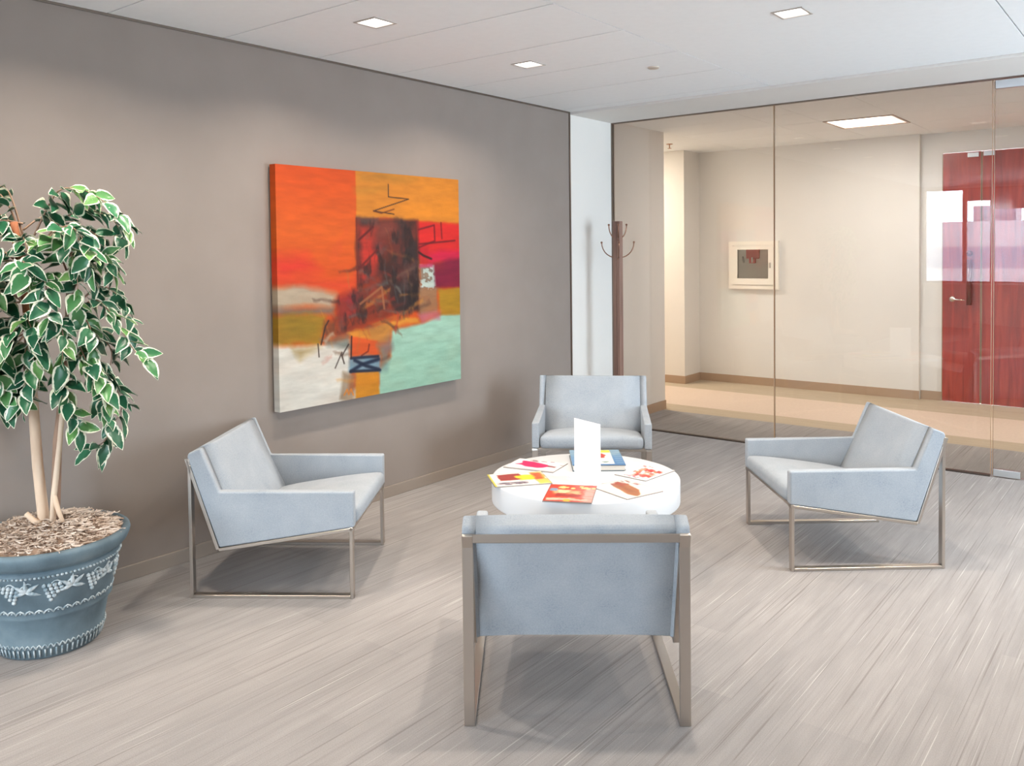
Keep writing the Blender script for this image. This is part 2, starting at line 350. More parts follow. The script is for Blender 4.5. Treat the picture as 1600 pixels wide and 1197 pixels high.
rbox('patch_fitting', (0.36, -0.056, 2.44), (0.46, -0.045, 2.483), patch_steel, dr, 0.002)
tb = bmesh.new(); tube_bm(tb, [(0.09, -0.045, 1.035), (0.09, -0.053, 1.035)], 0.027, 20); tube_bm(tb, [(0.09, -0.05, 1.035), (0.09, -0.09, 1.035), (0.105, -0.097, 1.034), (0.21, -0.095, 1.028)], [0.011, 0.011, 0.010, 0.006], 10)
hd = link('lever_handle', tome(tb), chrome, dr, True)
hd['label'] = 'silver lever handle on a round rose'
pbm = bmesh.new(); tube_bm(pbm, [(0.245, -0.085, 0.98), (0.245, -0.085, 1.43)], 0.022, 12)
for z in (1.03, 1.38): tube_bm(pbm, [(0.245, -0.045, z), (0.245, -0.085, z)], 0.01, 8)
link('pull_bar', tome(pbm), wood_mat('dark_red_wood', lin((96,26,20)), lin((112,34,26)), lin((128,44,34)), 0.3, 0.4), dr, True)
kb = bmesh.new(); ball_bm(kb, (0.245, -0.065, 1.49), 0.028, 2); link('knob', tome(kb), mat('dark_red_knob', lin((110,34,28)), 0.3), dr, True)

# ------------------------------------------------------------------ fire extinguisher cabinet on the corridor back wall
cb = empty('extinguisher_cabinet', (0.132, BY, 1.37)); tag(cb, 'white recessed fire extinguisher cabinet with glazed door on the corridor wall', 'cabinet')
ivory = mat('ivory_enamel', lin((244,238,226)), 0.4)
def ring(name, o0, o1, y0, y1, i0, i1, m, parent, bev=0.003):
    (a, b), (c, d), (e, f), (g, h) = o0, o1, i0, i1   # outer min, outer max, inner min, inner max (x,z)
    o = boxes(name, [((a, y0, b), (e, y1, d)), ((g, y0, b), (c, y1, d)), ((e, y0, b), (g, y1, f)), ((e, y0, h), (g, y1, d))], m, parent); return o
ring('frame', (-0.292,-0.272), (0.292,0.272), -0.045, 0.0, (-0.245,-0.225), (0.245,0.225), ivory, cb)
cdr = ring('door', (-0.242,-0.222), (0.242,0.222), -0.056, -0.03, (-0.182,-0.15), (0.182,0.178), ivory, cb)
box('pane', (-0.182,-0.051,-0.15), (0.182,-0.048,0.178), clear, cdr)
box('latch', (0.196,-0.07,-0.03), (0.212,-0.055,0.03), steel, cdr, 0.003)
inner = mat('cabinet_inner_grey', lin((240,236,230)), 0.5)
boxes('back_panel', [((-0.245,-0.006,-0.225), (0.245,-0.001,0.225)), ((-0.2,-0.03,-0.18), (0.2,-0.006,0.2))], inner, cb)
ex = empty('fire_extinguisher', (0.132, BY-0.0385, 1.37)); tag(ex, 'small red fire extinguisher head inside the white wall cabinet', 'extinguisher')
redp = mat('red_enamel', lin((226,78,62)), 0.35)
box('shoulder', (-0.085,-0.006,0.075), (0.075,0.012,0.19), redp, ex, 0.01)
box('neck', (-0.05,-0.007,0.022), (0.03,0.008,0.075), redp, ex, 0.006)
box('valve', (-0.02,-0.009,0.03), (0.0,-0.006,0.09), ivory, ex, 0.002)
tube('gauge', [(-0.125,0.002,0.10), (-0.12,0.0,0.06), (-0.112,0.002,0.03)], [0.008,0.012,0.009], steel, ex)

# ------------------------------------------------------------------ lamps
# square recessed downlights
def downlight(x, y, label, warm=(1.0, 0.89, 0.75)):
    r = empty('recessed_downlight', (x, y, H)); tag(r, label, 'light', 'square recessed downlights in the lounge ceiling')
    o, i = 0.076, 0.064
    ringm = [((-o,-o,-0.004), (-i,o,0.0)), ((i,-o,-0.004), (o,o,0.0)), ((-i,-o,-0.004), (i,-i,0.0)), ((-i,i,-0.004), (i,o,0.0))]
    boxes('trim_ring', ringm, mat_ring, r)
    boxes('reflector', [((-HS+.001,-HS+.001,0), (-i,HS-.001,0.012)), ((i,-HS+.001,0), (HS-.001,HS-.001,0.012)), ((-i,-HS+.001,0), (i,-i,0.012)), ((-i,i,0), (i,HS-.001,0.012))], white_paint, r)
    box('diffuser', (-i,-i,0.006), (i,i,0.0115), lens, r)
    area('lamp_glow', (x, y, H-0.001), 0.11, LAMP, warm, (0,0,0), spread=2.5)
mat_ring = mat('grey_trim_ring', lin((190,182,175)), 0.4)
names = {(0.83,4.19): 'square ceiling downlight above the far end of the painting, nearest the glass', (0.83,2.935): 'square ceiling downlight above the near end of the painting', (2.48,4.12): 'square ceiling downlight above the right armchair, at the top of the photo'}
for x, y in LIGHTS: downlight(x, y, names.get((x,y), 'extra square ceiling downlight out of frame'))
# corridor troffer
tr = empty('ceiling_troffer', (1.7025, 8.1475, H)); tag(tr, 'bright square recessed light panel in the corridor ceiling beyond the glass', 'light')
h = 0.30
boxes('frame', [((-h,-h,-0.004), (-h+0.02,h,0.011)), ((h-0.02,-h,-0.004), (h,h,0.011)), ((-h+0.02,-h,-0.004), (h-0.02,-h+0.02,0.011)), ((-h+0.02,h-0.02,-0.004), (h-0.02,h,0.011))], mat('troffer_frame', lin((190,160,140)), 0.4), tr)
box('diffuser', (-h+0.02,-h+0.02,0.002), (h-0.12,h-0.02,0.008), lens_warm, tr)
box('side_diffuser', (h-0.115,-h+0.02,0.002), (h-0.02,h-0.02,0.008), emit('troffer_side', (1.0,0.9,0.8), 1.0), tr)
area('corridor_glow', (1.65, 8.1475, H-0.01), 0.5, 25, (1.0, 0.95, 0.90))
area('hall_glow', (-1.6, 8.2, H-0.01), 0.5, 48, (1.0, 0.88, 0.74))  # unseen lamp without fixture, added for the warm left hall
area('corridor_fill_right', (4.3, 8.1, H-0.01), 0.5, 36, (1.0, 0.94, 0.87))  # unseen lamp without fixture, added to light the corridor's right end

# smoke detector, sprinkler
sd = lathe('sprinkler_cover', [(0,-0.010), (0.03,-0.010), (0.036,-0.006), (0.036,0.0), (0,0)], mat('brass_tint', lin((214,200,186)), 0.4, 0.2), None, 24, cx=0, cy=0)
sd.location = (1.37, 4.77, H); tag(sd, 'small round sprinkler cover plate on the lounge ceiling', 'sprinkler')
sp = empty('ceiling_sprinkler', (-0.40, 8.35, H)); tag(sp, 'small copper sprinkler head on the corridor ceiling', 'sprinkler')
copper = mat('copper', lin((176,128,96)), 0.35, 0.8)
lathe('escutcheon', [(0,-0.008), (0.03,-0.006), (0.038,0.0), (0,0)], copper, sp, 20)
lathe('deflector', [(0,-0.05), (0.022,-0.05), (0.022,-0.046), (0.006,-0.044), (0.006,-0.004), (0,-0.004)], copper, sp, 16)

# ------------------------------------------------------------------ painting
def vnoise(u, v, f, seed):
    rng = np.random.RandomState(seed); g = rng.rand(64, 64); x = u*f; y = v*f
    xi = np.floor(x).astype(int); yi = np.floor(y).astype(int); fx = x-xi; fy = y-yi; fx = fx*fx*(3-2*fx); fy = fy*fy*(3-2*fy)
    a = g[yi % 64, xi % 64]; b = g[yi % 64, (xi+1) % 64]; c = g[(yi+1) % 64, xi % 64]; d = g[(yi+1) % 64, (xi+1) % 64]
    return (a*(1-fx)+b*fx)*(1-fy) + (c*(1-fx)+d*fx)*fy
def fbm(u, v, f, seed, o=4):
    s = 0; a = 0.5; t = 0
    for k in range(o): s = s + a*vnoise(u+7.3*k, v+3.1*k, f*2**k, seed+k); t += a; a *= 0.5
    return s/t
def sdf(u, v, poly):
    n = len(poly); d = np.full(u.shape, 1e9); ins = np.zeros(u.shape, bool)
    for k in range(n):
        x0, y0 = poly[k]; x1, y1 = poly[(k+1) % n]; dx, dy = x1-x0, y1-y0
        t = np.clip(((u-x0)*dx+(v-y0)*dy)/(dx*dx+dy*dy+1e-12), 0, 1); d = np.minimum(d, np.hypot(u-x0-t*dx, v-y0-t*dy))
        c = ((y0 > v) != (y1 > v)) & (u < (x1-x0)*(v-y0)/((y1-y0) if abs(y1-y0) > 1e-9 else 1e-9)+x0); ins ^= c
    return np.where(ins, -d, d)
def lined(u, v, pts):
    d = np.full(u.shape, 1e9)
    for k in range(len(pts)-1):
        x0, y0 = pts[k]; x1, y1 = pts[k+1]; dx, dy = x1-x0, y1-y0
        t = np.clip(((u-x0)*dx+(v-y0)*dy)/(dx*dx+dy*dy+1e-12), 0, 1); d = np.minimum(d, np.hypot(u-x0-t*dx, v-y0-t*dy))
    return d
class Paint:
    def __init__(s, u, v, base): s.u = u; s.v = v; s.c = np.zeros(u.shape+(3,)) + np.array(base, float)
    def put(s, a, col): a = np.clip(a, 0, 1)[..., None]; s.c = s.c*(1-a) + np.array(col, float)*a
    def poly(s, pts, col, soft=0.012, op=1.0, warp=0.02, tex=0.0, seed=1, wf=9):
        uu = s.u + warp*(fbm(s.u, s.v, wf, seed)-0.5)*2; vv = s.v + warp*(fbm(s.u, s.v, wf, seed+50)-0.5)*2
        a = op*np.clip(0.5-sdf(uu, vv, pts)/(2*soft), 0, 1)
        if tex: a = a*np.clip(1-tex+tex*2.4*(fbm(s.u*0.6, s.v*1.3, 14, seed+9)-0.18), 0, 1)
        s.put(a, col)
    def line(s, pts, col, w=0.003, op=0.9): s.put(op*np.clip(1.4-lined(s.u, s.v, pts)/w, 0, 1), col)
    def grad(s, f): s.c = np.clip(s.c*f[..., None], 0, 255)
def srgb2lin(c): c = np.clip(c/255, 0, 1); return np.where(c <= 0.04045, c/12.92, ((c+0.055)/1.055)**2.4)
def abstract(u, v):
    P = Paint(u, v, (226, 82, 18))
    P.put(np.clip(1-abs(v-0.27)/0.25, 0, 1)*0.75, (232, 104, 26))
    P.poly([(-.02,.374),(.135,.382),(.179,.43),(.141,.466),(-.02,.469)], (234,56,38), .04, .95, .03, .3, 3)
    P.poly([(0,.447),(.268,.471),(.38,.475),(.38,.534),(.268,.529),(0,.488)], (238,74,36), .03, .9, .03, .3, 4)
    P.poly([(.384,-.05),(1.05,-.05),(1.05,.218),(.653,.212),(.547,.199),(.385,.208)], (226,138,40), .004, 1, .006, 0, 5)
    P.poly([(.396,.009),(.652,-.003),(.734,.008),(.599,.037),(.396,.039)], (168,124,44), .02, .55, .02, .5, 6)
    P.poly([(.384,.079),(.546,.061),(.546,.076),(.385,.099)], (176,128,44), .02, .5, .02, .5, 7)
    P.poly([(.6,.13),(1.03,.1),(1.03,.2),(.66,.2)], (236,142,36), .03, .7, .03, .3, 8)
    P.poly([(.722,.219),(1.05,.218),(1.05,.363),(.723,.392)], (228,40,36), .01, 1, .012, 0, 9)
    P.poly([(.786,.366),(1.05,.34),(1.05,.403),(.801,.425)], (216,26,72), .015, .95, .015, .1, 10)
    P.poly([(.801,.415),(1.05,.385),(1.05,.547),(.83,.537)], (132,22,58), .012, .97, .012, .1, 11)
    P.poly([(.736,.34),(.8,.34),(.801,.425),(.737,.424)], (196,30,40), .012, .9, .015, .2, 12)
    P.poly([(.385,.208),(.521,.21),(.653,.212),(.733,.21),(.735,.643),(.588,.644),(.497,.479),(.386,.515)], (62,34,30), .012, .97, .012, .06, 13)
    P.poly([(.393,.232),(.49,.241),(.471,.317),(.503,.357),(.49,.438),(.447,.498),(.398,.486)], (214,52,36), .02, .95, .035, .35, 14)
    P.poly([(.385,.203),(.509,.205),(.502,.235),(.385,.229)], (84,66,64), .01, .9, .02, .2, 15)
    P.poly([(.502,.215),(.626,.212),(.64,.285),(.522,.286)], (116,84,78), .03, .75, .04, .5, 16)
    P.poly([(.47,.31),(.52,.3),(.53,.345),(.49,.36)], (150,60,58), .02, .8, .03, .4, 41)
    P.poly([(.268,.558),(.386,.515),(.522,.48),(.588,.644),(.473,.691),(.28,.704)], (122,42,28), .02, .95, .03, .3, 17)
    P.poly([(.274,.548),(.38,.515),(.386,.594),(.292,.637)], (176,36,44), .02, .8, .03, .4, 18)
    P.poly([(.386,.594),(.51,.51),(.529,.614),(.498,.663),(.472,.569),(.398,.605)], (142,72,44), .012, .8, .012, .3, 19)
    P.poly([(.60,.215),(.70,.225),(.731,.402),(.732,.643),(.588,.628),(.581,.42)], (50,38,38), .02, .9, .035, .15, 20, 14)
    P.poly([(.6,.421),(.709,.413),(.695,.487),(.614,.504)], (132,44,32), .03, .6, .04, .5, 21)
    P.poly([(-.05,.487),(.125,.503),(.274,.534),(.246,.595),(-.05,.587)], (196,180,156), .018, .97, .02, .15, 22)
    P.poly([(-.05,.575),(.268,.587),(.257,.617),(-.05,.606)], (122,114,106), .014, .85, .02, .4, 23)
    P.poly([(-.05,.606),(.223,.622),(.192,.744),(-.05,.73)], (164,130,28), .014, .97, .018, .15, 24)
    P.poly([(.06,.64),(.16,.65),(.13,.70),(.03,.69)], (140,112,30), .03, .5, .04, .4, 25)
    P.poly([(-.05,.73),(.201,.745),(.339,.744),(.351,.869),(.292,1.05),(-.05,1.05)], (238,236,226), .012, .98, .02, .05, 26)
    P.poly([(.38,.95),(.5,.96),(.5,1.05),(.27,1.05),(.29,.98)], (230,224,210), .01, .9, .01, .1, 27)
    P.poly([(.051,.735),(.184,.741),(.103,.786)], (190,160,96), .02, .75, .03, .4, 28)
    P.poly([(.201,.64),(.269,.64),(.269,.703),(.207,.726)], (92,64,48), .012, .85, .03, .4, 29)
    P.poly([(.196,.73),(.327,.708),(.347,.78),(.218,.751)], (116,122,112), .015, .85, .03, .4, 30)
    P.poly([(.569,.72),(.738,.701),(.883,.673),(1.05,.672),(1.05,1.05),(.486,1.05),(.499,.888),(.563,.834)], (168,218,194), .01, .98, .012, .04, 31)
    P.poly([(.62,.72),(1.0,.70),(1.0,.78),(.62,.8)], (186,226,206), .05, .5, .03, .3, 44)
    P.poly([(.852,.542),(1.05,.545),(1.05,.672),(.868,.669)], (184,140,30), .008, .97, .012, .1, 32)
    P.poly([(.737,.531),(.852,.536),(.846,.657),(.738,.654)], (162,122,88), .01, .92, .014, .2, 33)
    sp = (fbm(u, v, 60, 71, 2) > 0.5)*1.0
    a = np.clip(0.5-sdf(u, v, [(.742,.424),(.828,.426),(.838,.536),(.746,.537)])/0.02, 0, 1); P.put(a*0.85, (140,140,130)); P.put(a*sp*0.9, (206,222,212))
    P.poly([(.742,.418),(.82,.418),(.82,.432),(.742,.43)], (208,60,110), .008, .9, .01, 0, 34)
    P.poly([(.724,.65),(.868,.654),(.861,.696),(.745,.698)], (204,112,132), .012, .85, .02, .3, 35)
    P.poly([(.321,.698),(.435,.698),(.549,.685),(.738,.668),(.738,.692),(.569,.716),(.549,.77),(.448,.755),(.35,.725)], (230,150,48), .008, .96, .02, .1, 36)
    P.poly([(.45,.69),(.55,.68),(.55,.76),(.46,.75)], (208,138,62), .01, .8, .02, .3, 37)
    P.poly([(.35,.725),(.485,.759),(.488,.83),(.345,.819)], (236,92,32), .006, .97, .01, 0, 38)
    P.poly([(.492,.774),(.569,.782),(.55,.905),(.499,.893)], (118,150,146), .02, .8, .03, .4, 39)
    P.poly([(.5,.76),(.56,.72),(.57,.8),(.52,.82)], (150,112,104), .02, .8, .03, .5, 45)
    P.poly([(.339,.813),(.498,.826),(.501,.893),(.333,.879)], (120,164,186), .01, .95, .015, .1, 40)
    P.poly([(.363,.885),(.492,.892),(.495,1.0),(.363,1.02)], (224,144,30), .006, .98, .01, .05, 42)
    P.poly([(.301,.868),(.363,.885),(.361,1.02),(.287,.99)], (156,128,98), .01, .85, .02, .4, 43)
    dk = (52,34,28)
    rg = random.Random(77)
    pal = [(70,38,32),(150,46,34),(196,58,40),(232,150,56),(124,92,70),(208,196,176),(96,104,104),(58,34,34),(178,120,52)]
    for k in range(70):   # loose brush marks round the middle of the picture
        a = rg.gauss(.48,.13); b = rg.gauss(.62,.13); an = rg.uniform(-.5,.9) if rg.random() < .7 else rg.uniform(1.2,1.9); ln_ = rg.uniform(.02,.09); c = pal[rg.randrange(9)]
        if a > .58 and b > .72: continue
        if b < .3 or a < .22: continue
        P.poly([(a-ln_*math.cos(an)-.006,b-ln_*math.sin(an)),(a+ln_*math.cos(an),b+ln_*math.sin(an)-.008),(a+ln_*math.cos(an)+.004,b+ln_*math.sin(an)+.01),(a-ln_*math.cos(an),b-ln_*math.sin(an)+.012)], c, .006, rg.uniform(.25,.75), .012, .5, 100+k, 24)
    m_ = np.clip(0.5-sdf(u, v, [(.385,.205),(.733,.21),(.735,.643),(.47,.70),(.28,.70),(.29,.55),(.39,.5)])/.03, 0, 1)
    P.put(m_*np.clip((fbm(u, v*.6, 13, 131)-.55)*6, 0, 1)*.55, (150,52,36)); P.put(m_*np.clip((fbm(u*.8, v, 17, 151)-.58)*6, 0, 1)*.5, (104,78,72)); P.put(m_*np.clip((fbm(u, v*.5, 22, 171)-.6)*8, 0, 1)*.6, (34,24,24))
    e_ = np.clip(1-abs(u-.30)/.12, 0, 1)*np.clip(1-abs(v-.33)/.2, 0, 1); P.put(e_*np.clip((fbm(u, v, 15, 191)-.5)*4, 0, 1)*.5, (236,84,40))
    for pts, col, wd in [([(.562,.049),(.562,.106),(.68,.111),(.477,.173),(.593,.184)], dk, .0028), ([(.477,.173),(.521,.182),(.593,.161)], (120,60,24), .0035),
        ([(.181,.741),(.185,.796)], dk, .003), ([(.333,.758),(.298,.804),(.309,.839)], dk, .0035), ([(.298,.789),(.263,.853)], dk, .003),
        ([(.736,.253),(.836,.23),(.839,.306),(.736,.338)], (120,20,28), .005), ([(.736,.322),(.971,.304)], (120,24,30), .005), ([(.88,.218),(.885,.295)], (140,24,28), .005),
        ([(.399,.815),(.436,.799),(.442,.769)], (130,40,20), .004), ([(.345,.876),(.399,.855),(.492,.841)], (24,34,62), .009), ([(.363,.831),(.423,.863),(.492,.887)], (22,32,58), .008),
        ([(.345,.82),(.49,.828)], (24,34,60), .007), ([(.34,.878),(.5,.892)], (24,32,56), .007), ([(.397,.302),(.471,.246)], (90,20,20), .006), ([(.386,.435),(.496,.347)], (110,30,26), .006),
        ([(.306,.976),(.321,.954),(.33,.977),(.342,.955),(.354,.983)], (240,140,50), .004), ([(.398,.585),(.516,.516),(.529,.614)], (170,104,66), .006),
        ([(.736,.36),(.765,.376),(.815,.393)], (50,20,20), .006), ([(.196,.744),(.218,.67),(.234,.647)], dk, .004), ([(.35,.725),(.345,.819)], dk, .004), ([(.385,.208),(.386,.5)], (120,40,24), .004)]:
        uu = u
        P.line(pts, col, wd)
    P.grad(0.80+0.07*(fbm(u*0.5, v*2, 30, 90)-0.5)*2)
    return P.c
def colour_grid(name, w, hh, nx, ny, fn, m, parent, to3, u0=0.0, u1=1.0, v0=0.0, v1=1.0):
    xs = np.linspace(0, 1, nx+1); ys_ = np.linspace(0, 1, ny+1); U, V = np.meshgrid(xs, ys_)
    C = srgb2lin(fn(u0+(u1-u0)*U, v0+(v1-v0)*V)).reshape(-1, 3)
    verts = [to3(a, b) for a, b in zip(U.ravel(), V.ravel())]
    idx = np.arange((nx+1)*(ny+1)).reshape(ny+1, nx+1)
    f = np.stack([idx[:-1,:-1], idx[1:,:-1], idx[1:,1:], idx[:-1,1:]], -1).reshape(-1, 4).tolist()
    me = bpy.data.meshes.new(name); me.from_pydata(verts, [], f)
    ca = me.color_attributes.new('col', 'FLOAT_COLOR', 'POINT'); ca.data.foreach_set('color', np.c_[C, np.ones(len(C))].ravel()); me.update()
    return link(name, me, m, parent)
pt = empty('abstract_painting', (0.012, 3.645, 0.685)); tag(pt, 'large unframed abstract canvas in orange, red, black and mint on the taupe wall', 'painting')
PW, PH, PD = 1.505, 1.372, 0.05
paint_m = attrmat('oil_paint', 0.6, bump=True); paint_m.node_tree.nodes['Principled BSDF'].inputs['Specular IOR Level'].default_value = 0.25
colour_grid('canvas_face', PW, PH, 330, 300, abstract, paint_m, pt, lambda a, b: (PD, -PW/2+a*PW, PH*(1-b)))
colour_grid('canvas_side', PD, PH, 4, 150, lambda u, v: abstract(u*0+0.004, v), paint_m, pt, lambda a, b: (PD*a, -PW/2, PH*(1-b)))
colour_grid('canvas_side', PD, PH, 4, 150, lambda u, v: abstract(u*0+0.996, v), paint_m, pt, lambda a, b: (PD*(1-a), PW/2, PH*(1-b)))
colour_grid('canvas_side', PW, PD, 150, 4, lambda u, v: abstract(u, v*0+0.004), paint_m, pt, lambda a, b: (PD*b, -PW/2+a*PW, PH))
colour_grid('canvas_side', PW, PD, 150, 4, lambda u, v: abstract(u, v*0+0.996), paint_m, pt, lambda a, b: (PD*(1-b), -PW/2+a*PW, 0))
box('stretcher', (0.002, -PW/2+0.004, 0.004), (PD-0.004, PW/2-0.004, PH-0.004), mat('raw_canvas', lin((225,215,198)), 0.9), pt)

# ------------------------------------------------------------------ armchairs
CW, CD = 0.745, 0.75
def make_chair(label):
    root = empty('lounge_chair'); tag(root, label, 'chair', 'cube armchairs around the round table')
    hw = CW/2; y0 = -CD/2     # back legs at y0, seat front at +CD/2
    Y = lambda s: y0+s
    side = [(Y(-.002),.646),(Y(.004),.664),(Y(.060),.687),(Y(.144),.488),(Y(.757),.488),(Y(.757),.326),(Y(.138),.232)]
    at = 0.046
    for sx in (-1, 1):
        a, b = sorted((sx*hw, sx*(hw-at))); bm = extrude_poly(side, a, b)
        es = [e for e in bm.edges if len(e.link_faces) == 2 and e.calc_face_angle(0) > .3 and (max(sx*v.co.x for v in e.verts) > hw-.001 or min(v.co.y for v in e.verts) > Y(.1))]
        bmesh.ops.bevel(bm, geom=es, offset=0.013, segments=4, profile=0.5, affect='EDGES', clamp_overlap=True)
        wn(link('arm_panel', tome(bm, 'arm_panel'), fabric, root, True))
    cush = [(Y(-.002),.646),(Y(.004),.664),(Y(.060),.687),(Y(.152),.487),(Y(.232),.322),(Y(.138),.234)]
    bm = extrude_poly(cush, -(hw-at)+0.0002, hw-at-0.0002)
    # loft cuts so that the back cushion bulges a little
    bmesh.ops.bisect_plane(bm, geom=bm.verts[:]+bm.edges[:]+bm.faces[:], plane_co=(-0.2,0,0), plane_no=(1,0,0))
    bmesh.ops.bisect_plane(bm, geom=bm.verts[:]+bm.edges[:]+bm.faces[:], plane_co=(0.2,0,0), plane_no=(1,0,0))
    for v in bm.verts:
        if abs(v.co.x) < 0.25 and v.co.y > Y(.06): v.co.y += 0.010
    es = [e for e in bm.edges if len(e.link_faces) == 2 and e.calc_face_angle(0) > .35 and abs(e.verts[0].co.x-e.verts[1].co.x) > .05]
    bmesh.ops.bevel(bm, geom=es, offset=0.013, segments=4, profile=0.5, affect='EDGES', clamp_overlap=True)
    wn(link('back_cushion', tome(bm, 'back_cushion'), fabric, root, True))
    bm = pillow((CW-2*at-0.004, 0.585, 0.085), 0.032, 0.034, 12, 0.1513)
    for v in bm.verts: v.co += Vector((0, Y(.474), 0.322))
    link('seat_cushion', tome(bm, 'seat_cushion'), fabric, root, True)
    # flat steel bar frame
    bw, th = 0.036, 0.015
    def bar(name, p, q, x, nrm):
        p, q, nrm = Vector((0,*p)), Vector((0,*q)), Vector((0,*nrm)); bm = bmesh.new(); vs = []
        for e in (p, q):
            for dx in (0, 1):
                for n in (0, 1): vs.append(bm.verts.new((x[dx], e.y+nrm.y*n*th, e.z+nrm.z*n*th)))
        bmesh.ops.convex_hull(bm, input=vs); bevel(bm, 0.0015, 1); return link(name, tome(bm, name), steel, root)
    for sx in (-1, 1):
        x = sorted((sx*hw, sx*(hw-bw)))
        bar('leg', (Y(0),0), (Y(0),.611), x, (1,0)); bar('leg', (Y(CD),0), (Y(CD),.326), x, (-1,0))
        bar('runner', (Y(th),0), (Y(CD-th),0), x, (0,1))
        d = Vector((.612,.094)).normalized(); n = Vector((d.y,-d.x))
        bar('seat_rail', (Y(.134),.230), (Y(.752),.325), x, n)
        d = Vector((-.138,.412)).normalized(); n = Vector((-d.y,-d.x)) if False else Vector((-d.y, d.x))
        bar('back_rail', (Y(.138),.226), (Y(.0),.642), x, (-.94,-.30))
    bar('crossbar', (Y(-.004),.611), (Y(-.004),.640), (-hw, hw), (1,0))
    bar('crossbar', (Y(.735),.308), (Y(.752),.312), (-hw+bw, hw-bw), (0,1))
    return root
def copy_tree(o, parent=None):
    c = o.copy(); COL.objects.link(c)
    if parent: c.parent = parent
    for ch in list(o.children): copy_tree(ch, c)
    return c
def face(rt_, fx, fy, x, y): rt_.location = (x, y, 0); rt_.rotation_euler = (0, 0, math.atan2(fy, fx)-PI/2)
c1 = make_chair('pale grey-blue armchair with its back to the wall, under the painting')
face(c1, .8105, .5857, .5265, 2.6245)
c2 = copy_tree(c1); c2['label'] = 'grey-blue armchair in the foreground, seen from behind'; face(c2, -.6, .8, 2.2065, 2.5895)
c3 = copy_tree(c1); c3['label'] = 'grey-blue armchair at right, turned left towards the table'; face(c3, -.773, -.634, 2.562, 4.556)
c4 = copy_tree(c1); c4['label'] = 'pale grey armchair facing the viewer beyond the table, by the white pier'; face(c4, math.sin(math.radians(32)), -math.cos(math.radians(32)), .895, 4.77)

# ------------------------------------------------------------------ round table and what lies on it
TX, TY, TZ = 1.602, 3.606, 0.42
tb_ = empty('round_table', (TX, TY, 0)); tag(tb_, 'low white round drum coffee table with magazines between the armchairs', 'table')
lathe('tabletop', [(0,.30), (.468,.30), (.474,.304), (.475,.312), (.475,.412), (.472,.418), (.466,.42), (0,.42)], white_gloss, tb_, 96)
lathe('pedestal', [(0,0.0), (.24,0.0), (.245,.006), (.245,.30), (0,.30)], white_gloss, tb_, 64)
paper = mat('page_edges', lin((228,222,212)), 0.8)
page_grey = mat('grey_page_edges', lin((150,142,138)), 0.8)
board_m = mat('dark_blue_board', lin((70,88,104)), 0.5)
cover_m = attrmat('printed_cover', 0.35)
def magazine(label, cx, cy, ang, w, d, th, paintfn, name='magazine', lift=0.0, spine=(200,200,200)):
    r = empty(name, (cx, cy, TZ+lift+0.0003), ang); tag(r, label, 'magazine' if name == 'magazine' else 'book', 'magazines spread on the round table' if name == 'magazine' else None)
    if th > 0.02:   # hardback: two boards and the page block
        box('pages', (-w/2+.004, -d/2+.005, .003), (w/2-.004, d/2-.005, th-.0032), paper, r); boxes('boards', [((-w/2,-d/2,0),(w/2,d/2,.003)), ((-w/2,-d/2,th-.0032),(w/2,d/2,th-.0004))], board_m, r)
    else:
        bm = bmesh.new(); add_box(bm, (-w/2, -d/2, 0), (w/2, d/2, th-0.0004)); link('pages', tome(bm), page_grey, r)
    colour_grid('cover', w, d, 64, 48, paintfn, cover_m, r, lambda a, b: (-w/2+a*w, d/2-b*d, th))
    return r
def smudge(P, x0, y0, x1, y1, col, n, seed, hgt=0.02):   # rows of unreadable headline dashes
    rng = random.Random(seed)
    for k in range(n):
        x = x0+(x1-x0)*rng.random(); y = y0+(y1-y0)*rng.random(); P.poly([(x,y),(x+.05+.05*rng.random(),y),(x+.05+.05*rng.random(),y+hgt),(x,y+hgt)], col, .008, .9, 0, 0, k)
def edge(P, col=(178,172,170), w=.012): P.line([(0,0),(1,0),(1,1),(0,1),(0,0)], col, w, .9); return P.c
def cov_pink(u, v):
    P = Paint(u, v, (226,222,220)); P.poly([(.12,.18),(.4,.22),(.7,.36),(.8,.52),(.62,.74),(.36,.72),(.26,.62),(.1,.6),(.2,.4)], (226,28,92), .012, 1, .03)
    P.poly([(.4,.3),(.6,.42),(.5,.6)], (196,20,78), .04, .6, .03, .3, 5); P.poly([(.72,.40),(.92,.46),(.92,.58),(.74,.56)], (140,70,74), .015, .9, .03, .2, 3)
    smudge(P, .25,.04,.8,.13, (130,70,80), 8, 1, .05); smudge(P, .85,.2,.95,.3, (150,130,130), 3, 2); P.poly([(0,.93),(1,.9),(1,1),(0,1)], (176,170,168), .02, .9, .01); return edge(P)
def cov_yellow(u, v):
    P = Paint(u, v, (228,226,220)); P.poly([(.16,.1),(.58,.08),(.56,.56),(.16,.6)], (150,52,44), .012, 1, .03, .1, 1); P.poly([(.46,.25),(.8,.22),(.82,.62),(.5,.62)], (236,206,46), .02, 1, .05, .2, 2)
    P.poly([(.76,.06),(.98,.04),(.98,.96),(.78,.94)], (214,160,60), .015, .95, .04, .35, 3); P.poly([(.78,.12),(.93,.12),(.93,.6),(.8,.62)], (186,70,44), .02, .85, .05, .4, 4); P.poly([(.8,.68),(.98,.68),(.98,.96),(.8,.96)], (230,204,90), .02, .8, .04, .3, 6)
    P.poly([(-.1,-.1),(.04,-.1),(.04,1.1),(-.1,1.1)], (206,190,70), .008, 1, 0); P.poly([(.06,.70),(.62,.70),(.62,.9),(.06,.9)], (150,134,142), .01, .55, .01, .5, 7); smudge(P, .1,.72,.55,.86, (92,76,90), 12, 5, .07); return edge(P, (120,112,60))
